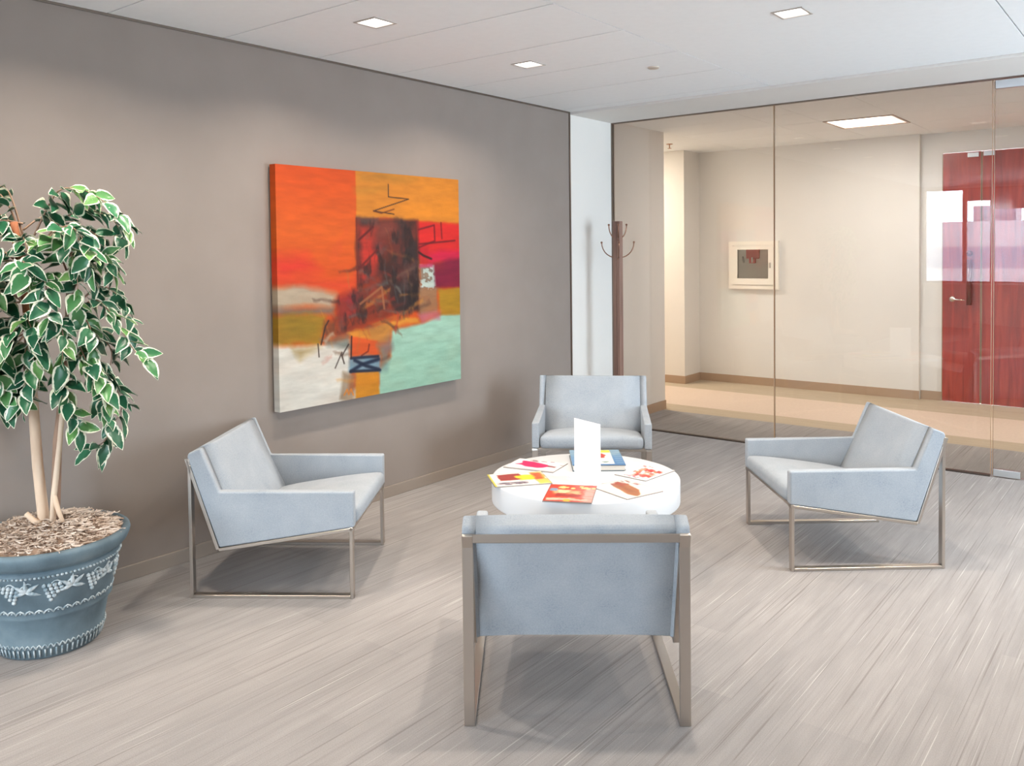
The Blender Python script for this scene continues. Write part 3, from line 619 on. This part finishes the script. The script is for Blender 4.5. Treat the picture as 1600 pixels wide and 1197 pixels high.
def cov_red(u, v):
    P = Paint(u, v, (190,58,32)); P.poly([(.1,.3),(.7,.35),(.75,.6),(.15,.6)], (236,164,112), .03, .95, .07, .5, 1); P.poly([(.25,.52),(.75,.58),(.7,.72),(.2,.68)], (142,32,24), .02, .85, .05, .4, 2)
    P.poly([(.75,.2),(1.1,.1),(1.1,1.1),(.8,1.1)], (178,160,150), .04, .85, .07, .3, 3); P.poly([(.04,.24),(.2,.24),(.2,.4),(.04,.4)], (120,146,172), .01, .95, 0); P.poly([(.2,.3),(.5,.34),(.4,.5),(.22,.5)], (246,206,160), .02, .9, .05, .3, 8)
    smudge(P, .2,.06,.95,.2, (246,214,130), 14, 6, .07); P.poly([(.06,.8),(.5,.78),(.98,.9),(.06,.94)], (232,208,184), .015, .85, .04, .3, 7); P.poly([(.42,.86),(.54,.86),(.54,.98),(.42,.98)], (240,170,40), .015, .95, .02); return edge(P, (130,60,46))
def cov_beige(u, v):
    P = Paint(u, v, (230,218,206)); P.poly([(.1,.34),(.36,.26),(.7,.34),(.92,.55),(.96,.7),(.8,.76),(.5,.66),(.2,.6)], (164,104,70), .015, 1, .025, .1, 1); P.poly([(.3,.4),(.8,.5),(.7,.62),(.3,.52)], (142,84,56), .03, .7, .04, .3, 6)
    P.poly([(.06,.28),(.3,.18),(.34,.46),(.1,.52)], (160,66,46), .02, .9, .06, .4, 2); P.poly([(.3,.02),(.46,.02),(.46,.16),(.3,.16)], (214,180,176), .01, 1, 0); smudge(P, .32,.05,.42,.13, (130,60,60), 3, 7, .03); smudge(P, .02,.05,.2,.6, (140,84,78), 10, 3, .04); return edge(P, (168,146,136))
def cov_white(u, v):
    P = Paint(u, v, (230,226,222)); rng = random.Random(4)
    for k in range(34):
        x = .16+.6*rng.random(); y = .2+.5*rng.random(); s = .07+.13*rng.random()
        P.poly([(x,y),(x+s,y+.02),(x+s*.9,y+s),(x+.01,y+s*.8)], [(206,56,50),(224,98,78),(232,150,126),(170,44,36),(226,120,60)][k % 5], .012, .92, .04, .3, k)
    smudge(P, .05,.05,.5,.14, (180,110,110), 7, 8, .04); smudge(P, .2,.84,.8,.92, (190,96,116), 9, 9, .04); return edge(P, (176,164,160))
def cov_book(u, v):
    P = Paint(u, v, (72,118,166)); P.poly([(-.1,-.1),(1.1,-.1),(1.1,.45),(-.1,.4)], (128,152,164), .1, .9, .05, .5, 1)
    for k in range(7): P.poly([(.01,.05+.13*k),(.14,.05+.13*k),(.14,.11+.13*k),(.01,.11+.13*k)], (150,176,190), .015, .7, .01, .4, k); P.poly([(.84,.05+.13*k),(.98,.05+.13*k),(.98,.10+.13*k),(.84,.10+.13*k)], (140,166,184), .015, .7, .01, .4, k+9)
    P.poly([(.17,.03),(.80,.03),(.80,.92),(.17,.92)], (232,230,220), .006, 1, 0)
    P.poly([(.17,.03),(.80,.03),(.80,.2),(.17,.2)], (216,204,50), .008, 1, 0); P.poly([(.42,.3),(.62,.24),(.70,.36),(.64,.54),(.42,.56),(.58,.4)], (186,58,40), .012, 1, .02); P.poly([(.18,.16),(.27,.16),(.27,.44),(.18,.44)], (214,180,46), .02, 1, .02); smudge(P, .22,.76,.68,.82, (90,120,110), 8, 4, .04); return P.c
def put_mag(label, corners, th, fn, name='magazine', w=None, d=None, lift=0.0):
    c = [Vector(q) for q in corners]; ce_ = sum(c, Vector((0,0)))/4; e = (c[1]-c[0]).normalized(); e2 = (c[2]-c[3]).normalized(); e = (e+e2).normalized()
    return magazine(label, ce_.x, ce_.y, math.atan2(e.y, e.x), w, d, th, fn, name, lift)
# corner order: top-left, top-right, bottom-right, bottom-left of the cover as read along its long side
put_mag('white magazine with a pink dress on its cover, left rear of the round table', [(1.137,3.664),(1.407,3.746),(1.433,3.545),(1.154,3.506)], .004, cov_pink, w=.285, d=.205)
put_mag('white and yellow magazine on the left edge of the round table', [(1.205,3.32),(1.388,3.545),(1.556,3.367),(1.365,3.146)], .005, cov_yellow, w=.285, d=.235)
put_mag('red and orange magazine at the front edge of the round table', [(1.563,3.358),(1.768,3.438),(1.89,3.23),(1.706,3.108)], .006, cov_red, w=.225, d=.28)
put_mag('beige magazine with a brown picture, front right of the round table', [(1.779,3.673),(2.055,3.571),(2.000,3.362),(1.765,3.427)], .004, cov_beige, w=.27, d=.225)
put_mag('white magazine with red pictures, right edge of the round table', [(1.755,3.962),(1.95,3.948),(1.891,3.681),(1.704,3.701)], .004, cov_white, w=.19, d=.265)
put_mag('thick blue-bordered book with a white and yellow cover behind the sign holder', [(1.291,3.904),(1.525,4.071),(1.728,3.803),(1.513,3.627)], .032, cov_book, 'hardback_book', w=.275, d=.34)
sh = empty('sign_holder', (1.665, 3.535, TZ+0.0003), math.atan2(-.3, .95)); tag(sh, 'blank white upright sign holder standing in the middle of the round table', 'sign')
acr = mat('white_acrylic', lin((244,244,246)), 0.25)
box('panel', (-0.1, -0.006, 0.004), (0.1, 0.0, 0.297), acr, sh, 0.0015)
box('foot', (-0.1, -0.045, 0.0), (0.1, 0.04, 0.004), acr, sh, 0.0012)

# ------------------------------------------------------------------ coat rack
cr = empty('coat_rack', (0.30, 6.10, 0)); tag(cr, 'brown wooden coat stand with curved metal hooks before the glass, by the white pier', 'coat rack')
th = 0.023
for s in (-1, 1):
    box('post', (s*0.017-0.0155, -0.026, 0.03), (s*0.017+0.0155, 0.026, 1.80), rack_wood, cr, 0.003)
box('groove_strip', (-0.004, -0.016, 0.03), (0.004, 0.016, 1.79), mat('groove_dark', lin((62,40,34)), 0.5), cr)
hk = mat('bronze_hook', lin((150,112,92)), 0.3, 0.9)
for k in range(4):
    a = k*PI/2 + 0.62; dx, dy = math.cos(a), math.sin(a)
    for (z0, rr, up) in ((1.50, 0.115, 0.125), (1.66, 0.055, 0.11)):
        pts = [(dx*(0.018+rr*math.sin(t*PI/2)), dy*(0.018+rr*math.sin(t*PI/2)), z0+up*(1-math.cos(t*PI/2))) for t in [i/7 for i in range(8)]]
        bm = bmesh.new(); tube_bm(bm, pts, 0.0045, 8); ball_bm(bm, pts[-1], 0.0095, 2); ball_bm(bm, (dx*0.026, dy*0.026, z0-0.012), 0.011, 1)
        link('hook', tome(bm), hk, cr, True)
lathe('base', [(0,0), (.17,0), (.175,.006), (.17,.018), (.05,.032), (0,.032)], rack_wood, cr, 40)

# ------------------------------------------------------------------ potted ficus
PX, PY = 0.352, 1.53
pf = empty('potted_ficus', (PX, PY, 0)); tag(pf, 'variegated ficus tree with bare trunks in a blue-grey relief pot by the taupe wall', 'plant')
def pot_mat():
    m = mat('weathered_blue_pot', (0.1,0.15,0.18), 0.6); b = m.node_tree.nodes['Principled BSDF']; tc = N(m, 'ShaderNodeTexCoord')
    n = N(m, 'ShaderNodeTexNoise', Scale=7, Detail=6); L(m, tc.outputs['Object'], n.inputs['Vector'])
    r = ramp(m, [(0.3, lin((80,97,107))), (0.55, lin((102,121,131))), (0.8, lin((128,144,151)))]); L(m, n.outputs['Fac'], r.inputs[0]); L(m, r.outputs[0], b.inputs['Base Color'])
    bp = N(m, 'ShaderNodeBump', Strength=0.3, Distance=0.004); n2 = N(m, 'ShaderNodeTexNoise', Scale=60, Detail=4); L(m, tc.outputs['Object'], n2.inputs['Vector']); L(m, n2.outputs['Fac'], bp.inputs['Height']); L(m, bp.outputs[0], b.inputs['Normal'])
    return m
potm = pot_mat(); relief = noisy('dry_brushed_relief', lin((130,150,160)), lin((205,212,214)), 45, 0.7, lo=0.35, hi=0.6)
prof = [(0,0.0),(.182,0.0),(.188,.004),(.196,.04),(.203,.046),(.205,.058),(.202,.064),(.222,.168),(.234,.172),(.236,.182),(.232,.19),(.237,.205),(.258,.327),(.266,.333),(.268,.347),(.264,.359),(.260,.363),(.264,.372),(.284,.378),(.296,.392),(.306,.412),(.310,.427),(.307,.438),(.297,.444),(.284,.442),(.274,.430),(.268,.402),(0.0,.402)]
pot = lathe('pot', prof, potm, pf, 72)
def rad_at(z):
    pr = prof[2:22]
    for (r0, z0), (r1, z1) in zip(pr, pr[1:]):
        if z0 <= z <= z1: return r0+(r1-r0)*(z-z0)/(z1-z0+1e-9)
    return .27
def on_pot(a, z, out=0.0): r = rad_at(z)+out; return Vector((r*math.cos(a), r*math.sin(a), z))
bm = bmesh.new()
for k in range(110): a = 2*PI*k/110; ball_bm(bm, on_pot(a, .346, .001), .0062, 1, (1,1,.8))
o = link('bead_band', tome(bm), relief, pot, True); o['kind'] = 'stuff'
bm = bmesh.new()
for k in range(64):    # scalloped bands
    a = 2*PI*k/64
    tube_bm(bm, [on_pot(a+2*PI/64*(t-0.5), .052-0.004+0.014*math.sin(PI*t), .001) for t in (0,.25,.5,.75,1)], .0028, 5)
    tube_bm(bm, [on_pot(a, .012, .002), on_pot(a, .042, .002)], .0035, 5)
for k in range(46):
    a = 2*PI*k/46
    tube_bm(bm, [on_pot(a+2*PI/46*(t-0.5)*1.1, .196+0.016*math.sin(PI*t), .001) for t in (0,.25,.5,.75,1)], .0034, 5); ball_bm(bm, on_pot(a, .203, .001), .004, 1)
o = link('scallop_band', tome(bm), relief, pot, True); o['kind'] = 'stuff'
random.seed(5)
for g in range(10):   # grape bunches, vine leaves and tendrils in relief
    a0 = 2*PI*g/10 + 0.2 - 1.15; bm = bmesh.new(); tilt = random.choice((-1, 1))*0.25
    for row in range(6):
        for q in range(5-row if row else 4):
            a = a0 + ((q-(4-row)/2)*0.0175 + tilt*row*0.014)/.25; z = .308-row*.0145
            ball_bm(bm, on_pot(a, z, .0015), .0092, 1)
    link('grape_bunch', tome(bm), relief, pot, True)
    bm = bmesh.new(); ac = a0+0.24; zc = .275+0.02*random.random()
    for q in range(5):
        an = -PI*0.1+q*PI*0.3; 
        pts = [on_pot(ac+math.cos(an)*t*.055/.25, zc+math.sin(an)*t*.048, .001) for t in (0,.35,.7,1)]; tube_bm(bm, pts, [.005,.009,.006,.001], 6)
    tube_bm(bm, [on_pot(ac-0.28+t*.36, .315+0.01*math.sin(t*9), .001) for t in [i/9 for i in range(10)]], .003, 5)
    link('vine_leaf', tome(bm), relief, pot, True)
# excelsior moss
moss_m = noisy('wood_moss', lin((172,146,126)), lin((228,212,198)), 22, 0.9, lo=0.3, hi=0.6)
bm = bmesh.new(); rng = random.Random(9)
g = bmesh.ops.create_grid(bm, x_segments=24, y_segments=24, size=0.276)
for v in g['verts']:
    r = math.hypot(v.co.x, v.co.y); k = max(abs(v.co.x), abs(v.co.y))
    if r > 1e-6: v.co.x *= k/r; v.co.y *= k/r
    v.co.z = .424+.05*(1-(k/.285)**2)+rng.uniform(-.006,.006)
link('moss_bed', tome(bm), noisy('moss_bed_brown', lin((140,114,96)), lin((190,164,144)), 30, 0.9), pf, True)['kind'] = 'stuff'
vs, fs = [], []
for k in range(2200):
    rr = .266*math.sqrt(rng.random()); a = rng.uniform(0, 2*PI); c = Vector((rr*math.cos(a), rr*math.sin(a), .424+.055*(1-(rr/.285)**2)+rng.uniform(-.002,.02)))
    n = 7; L_ = rng.uniform(.025,.075); h0 = rng.uniform(0,2*PI); cur = rng.uniform(-5,5); p = c.copy(); pi = rng.uniform(-.3,.5); wv = rng.uniform(.0014,.0030); b0 = len(vs)
    for q in range(n):
        dirv = Vector((math.cos(h0+cur*q/n), math.sin(h0+cur*q/n), pi*math.cos(q*1.1))); nv = Vector((-dirv.y, dirv.x, 0.7)).normalized()*wv
        vs += [p-nv, p+nv]; p = p + dirv.normalized()*L_/n
    for q in range(n-1): fs.append((b0+2*q, b0+2*q+1, b0+2*q+3, b0+2*q+2))
me = bpy.data.meshes.new('moss'); me.from_pydata([tuple(v) for v in vs], [], fs); link('moss', me, moss_m, pf)['kind'] = 'stuff'
# trunks. frame: A = towards the viewer's right, D = away from the viewer
A = Vector((.786,.618,0)); D = Vector((-.618,.786,0))
def lp(px, py, d=0.0):   # photograph position of a point of the tree, at depth d behind the pot's axis
    k = (3.446+d)/1333.8; return A*((px-70)*k + 0.0) + D*d + Vector((0,0,1.565-(py-(401-0.0))*k))
pale = noisy('pale_bark', lin((214,184,156)), lin((232,208,184)), 14, 0.7, stretch=(1,1,0.25), bump=0.2, bscale=40)
brown = noisy('brown_bark', lin((150,118,98)), lin((178,146,124)), 14, 0.8, stretch=(1,1,0.25), bump=0.3, bscale=40)
tan = noisy('orange_bark', lin((164,96,62)), lin((190,124,86)), 14, 0.7, stretch=(1,1,0.3))
def trunk(pts, r0, r1, m):
    P_ = [lp(*p) for p in pts]; n = len(P_); return tube('trunk', P_, [r0+(r1-r0)*k/(n-1) for k in range(n)], m, pf, 12)
trunk([(66,838,0),(64,800,0),(58,730,0),(54,640,0),(50,560,0),(48,500,.01)], .023, .017, pale)
trunk([(48,502,.01),(50,430,-.03),(46,380,-.05),(45,347,-.06)], .017, .014, tan)
trunk([(74,838,.02),(78,790,.03),(84,690,.03),(96,610,.03),(104,540,.03),(108,470,.03),(112,400,.04)], .020, .011, brown)
trunk([(82,838,-.02),(86,780,-.02),(93,700,0),(100,620,.01),(104,560,.03)], .012, .009, pale)
tube('root_stub', [lp(70,826,-.02), lp(56,818,-.03), lp(44,806,-.03)], [.014,.012,.010], pale, pf)
tube('root_stub', [lp(86,776,-.02), lp(96,806,-.03), lp(104,820,-.04)], [.010,.009,.007], pale, pf)
# leaves
def leaf_mat():
    m = mat('variegated_leaf', (0.1,0.3,0.1), 0.35, spec=0.5); b = m.node_tree.nodes['Principled BSDF']
    uv = N(m, 'ShaderNodeUVMap', uv_map='leaf'); sx = N(m, 'ShaderNodeSeparateXYZ'); L(m, uv.outputs[0], sx.inputs[0])
    ab = N(m, 'ShaderNodeMath', operation='ABSOLUTE'); L(m, sx.outputs['Y'], ab.inputs[0])
    tc = N(m, 'ShaderNodeTexCoord'); n = N(m, 'ShaderNodeTexNoise', Scale=55, Detail=3); L(m, tc.outputs['Object'], n.inputs['Vector'])
    ma = N(m, 'ShaderNodeMath', operation='MULTIPLY_ADD'); ma.inputs[1].default_value = 0.44; L(m, n.outputs['Fac'], ma.inputs[0]); a8 = N(m, 'ShaderNodeMath', operation='MULTIPLY'); a8.inputs[1].default_value = 0.8; L(m, ab.outputs[0], a8.inputs[0]); L(m, a8.outputs[0], ma.inputs[2])
    oi = N(m, 'ShaderNodeObjectInfo'); gr = ramp(m, [(0.0, lin((30,90,66))), (0.45, lin((54,122,82))), (0.8, lin((88,142,78))), (1.0, lin((122,166,92)))]); L(m, oi.outputs['Random'], gr.inputs[0])
    nn = N(m, 'ShaderNodeTexNoise', Scale=20); L(m, tc.outputs['Object'], nn.inputs['Vector'])
    g2 = N(m, 'ShaderNodeMixRGB', blend_type='MULTIPLY'); g2.inputs[0].default_value = 0.6; L(m, gr.outputs[0], g2.inputs[1]); r3 = ramp(m, [(0.3,(.55,.65,.6)),(0.7,(1.2,1.15,1.1))]); L(m, nn.outputs['Fac'], r3.inputs[0]); L(m, r3.outputs[0], g2.inputs[2])
    e = ramp(m, [(0.80, (0,0,0)), (0.84, (1,1,1))]); L(m, ma.outputs[0], e.inputs[0])
    mx = N(m, 'ShaderNodeMixRGB'); L(m, e.outputs[0], mx.inputs[0]); L(m, g2.outputs[0], mx.inputs[1]); mx.inputs[2].default_value = (*lin((236,236,214)), 1)
    L(m, mx.outputs[0], b.inputs['Base Color']); return m
leafm = leaf_mat()
def leaf_mesh(seed):
    rng = random.Random(seed); nu, nv = 8, 4; Lf = 0.074; W = 0.0195+rng.uniform(-.002,.003); bend = rng.uniform(.0,.4); fold = rng.uniform(.15,.5); wav = rng.uniform(0,6)
    verts, uvs = [], []
    for i in range(nu+1):
        t = i/nu; wd = W*(math.sin(PI*min(1, t**0.72))**0.85)*(1-0.25*t) + 0.0004
        if t == 1: wd = 0.0003
        for j in range(nv+1):
            s = (j/nv)*2-1; x = t*Lf; y = s*wd*1.12; z = abs(s)*wd*fold - bend*Lf*t*t*0.6 + 0.0022*math.sin(t*9+wav)*s
            verts.append((x, y, z)); e = max(abs(s), (t-0.80)/0.2 if t > 0.8 else 0); uvs.append((t, e if s >= 0 else -e))
    f = []
    for i in range(nu):
        for j in range(nv): a = i*(nv+1)+j; f.append((a, a+nv+1, a+nv+2, a+1))
    me = bpy.data.meshes.new('leaf'); me.from_pydata(verts, [], f); ul = me.uv_layers.new(name='leaf')
    for lp_ in me.loops: ul.data[lp_.index].uv = uvs[lp_.vertex_index]
    me.materials.append(leafm); me.polygons.foreach_set('use_smooth', [True]*len(me.polygons)); return me
LM = [leaf_mesh(s) for s in range(6)]
rng = random.Random(21)
twigs = []
def tw(*pts): twigs.append([lp(*p) for p in pts])
tw((48,400,0),(80,335,0),(110,298,-.02),(150,300,-.03),(190,325,-.03),(214,362,-.03))
tw((48,420,.02),(90,350,.05),(130,330,.08),(165,345,.1),(182,378,.1))
tw((60,430,-.03),(110,370,-.1),(150,355,-.14),(176,382,-.15),(182,420,-.15))
tw((108,470,.03),(140,420,0),(170,400,-.02),(188,428,-.02))
tw((108,500,.03),(150,470,.02),(185,500,0),(215,545,-.02),(237,566,-.02))
tw((108,490,.03),(145,450,.08),(172,470,.12),(185,510,.12))
tw((104,540,.03),(140,540,-.06),(165,575,-.1),(186,606,-.1),(188,640,-.1))
tw((102,550,.03),(135,575,.02),(160,620,0),(172,665,0),(165,692,0),(146,702,0))
tw((100,560,.03),(130,560,.08),(155,600,.12),(168,640,.12),(150,670,.12))
tw((46,380,0),(30,320,-.03),(5,292,-.05),(-30,300,-.05),(-60,340,-.05))
tw((46,390,0),(10,340,.04),(-40,330,.06),(-80,370,.06))
tw((46,420,0),(0,390,-.12),(-45,400,-.16),(-70,450,-.16))
tw((48,440,0),(20,420,-.12),(10,440,-.2),(5,480,-.2))
tw((48,440,0),(75,410,-.14),(95,420,-.2),(100,470,-.2))
tw((48,470,0),(10,460,.02),(-40,480,.02),(-75,530,.02))
tw((48,500,0),(20,500,-.1),(0,540,-.15),(-5,600,-.15))
tw((48,510,0),(70,490,-.12),(95,520,-.17),(100,560,-.17))
tw((48,520,0),(30,540,-.08),(22,590,-.1),(30,632,-.1))
tw((50,530,0),(60,550,-.06),(66,590,-.08),(58,632,-.08))
tw((50,540,0),(10,550,.05),(-20,590,.05),(-30,640,.05))
tw((104,520,.03),(125,500,-.12),(140,530,-.16),(135,580,-.16))
tw((108,440,.03),(130,400,-.05),(150,430,-.1),(150,480,-.1))
tw((112,410,.03),(120,370,.02),(140,390,0),(150,440,0))
tw((46,360,0),(70,340,.04),(95,360,.05),(110,400,.05))
tw((46,350,0),(20,345,-.06),(0,370,-.08),(-10,420,-.08))
tw((50,480,0),(40,450,-.14),(30,480,-.2),(35,530,-.2))
tw((104,540,.03),(90,520,-.1),(75,550,-.14),(80,590,-.14))
tw((108,460,.03),(100,430,-.1),(120,450,-.18),(125,500,-.18))
tw((48,470,0),(15,430,-.05),(-15,450,-.08),(-20,510,-.08))
tw((104,500,.03),(130,520,.1),(150,550,.14),(140,600,.14))
tw((48,400,0),(62,370,-.08),(78,390,-.12),(84,440,-.12))
tw((48,420,0),(30,390,-.1),(20,400,-.14),(14,440,-.16))
tw((48,520,0),(40,560,-.12),(45,600,-.16),(52,635,-.16))
tw((48,510,0),(15,560,-.1),(10,600,-.14),(15,630,-.14))
tw((50,540,0),(68,570,-.12),(76,605,-.15),(66,630,-.15))
tw((50,500,0),(60,520,-.16),(50,550,-.2),(44,590,-.2))
tw((104,560,.03),(125,600,-.1),(140,640,-.13),(150,672,-.13))
tw((104,540,.03),(150,560,-.08),(180,590,-.1),(192,618,-.1))
tw((46,370,0),(25,300,0),(0,296,0),(-25,330,.02))
tw((46,380,0),(20,350,-.1),(0,360,-.14),(-14,410,-.16))
tw((48,430,0),(10,400,-.02),(-20,420,-.04),(-35,470,-.04))
tw((48,470,0),(25,480,-.1),(5,500,-.13),(-8,550,-.13))
tw((108,430,.03),(110,380,-.06),(130,370,-.1),(150,410,-.12))
tw((112,400,.03),(130,360,.04),(155,380,.06),(165,430,.06))
tw((108,480,.03),(150,500,-.05),(165,530,-.07),(160,570,-.07))
leaves = []
def smooth_path(p, n):
    out = []
    m = len(p)-1
    for k in range(n+1):
        t = k/n*m; i = min(int(t), m-1); f = t-i; p0 = p[max(i-1,0)]; p1 = p[i]; p2 = p[i+1]; p3 = p[min(i+2,m)]
        out.append(0.5*((2*p1)+(p2-p0)*f+(2*p0-5*p1+4*p2-p3)*f*f+(3*p1-p0-3*p2+p3)*f**3))
    return out
XMIN = -PX+0.045
def clampx(v): v.x = max(v.x, XMIN); return v
for t in twigs:
    p = [clampx(q) for q in smooth_path(t, 16)]; n = len(p)
    tube('branch', p, [.0045-.0035*k/(n-1) for k in range(n)], brown, pf, 5)
    ln = sum((p[k+1]-p[k]).length for k in range(n-1)); cnt = int(ln/0.018); acc = 0
    for k in range(int(cnt*0.2), cnt+1):
        f = k/cnt*(n-1); i = min(int(f), n-2); pos = p[i].lerp(p[i+1], f-i); tg = (p[i+1]-p[i]).normalized()
        sd_ = 1 if k % 2 else -1; lat = tg.cross(Vector((0,0,1)))
        if lat.length < 0.15: lat = Vector((rng.uniform(-1,1), rng.uniform(-1,1), 0))
        lat.normalize(); out = Vector((pos.x, pos.y, 0)); out = out.normalized() if out.length > .01 else A
        d = tg*0.45 + lat*sd_*rng.uniform(.4,1.2) + Vector((0,0,-1))*rng.uniform(-.1,.8) + out*0.3 + Vector((rng.uniform(-.7,.7), rng.uniform(-.7,.7), rng.uniform(-.5,.4)))
        if k == cnt: d = tg + Vector((0,0,-.4))
        d.normalize(); nz = Vector((0,0,1))*0.8 + out*0.6 + Vector((.913,-.408,0))*0.3 + Vector((rng.uniform(-.8,.8), rng.uniform(-.8,.8), rng.uniform(-.4,.4)))
        y = nz.cross(d); 
        if y.length < .1: continue
        y.normalize(); z = d.cross(y); sc = rng.uniform(.9,1.45)
        if pos.x + d.x*.08*sc < XMIN-.015: continue
        mm = Matrix((d*sc, y*sc*rng.uniform(.95,1.15), z*sc)).transposed().to_4x4(); mm.translation = pos+d*0.006
        leaves.append((mm, rng.randrange(6)))
view = Vector((.913,-.408,.05))
leaves.sort(key=lambda q: -q[0].translation.dot(view) + (0.5 if q[0].translation.dot(A) < -0.26 else 0))
for mm, k in leaves[:300]:
    o = bpy.data.objects.new('leaf', LM[k]); COL.objects.link(o); o.parent = pf; o.matrix_local = mm
bm = bmesh.new()
for mm, k in leaves[300:]:
    b2 = bmesh.new(); b2.from_mesh(LM[k]); b2.transform(mm); tmp = bpy.data.meshes.new('t'); b2.to_mesh(tmp); b2.free(); bm.from_mesh(tmp); bpy.data.meshes.remove(tmp)
if leaves[300:]:
    me = tome(bm, 'foliage', False); me.materials.clear(); me.materials.append(leafm); o = link('foliage', me, None, pf, True); o['kind'] = 'stuff'
print('leaves', len(leaves))
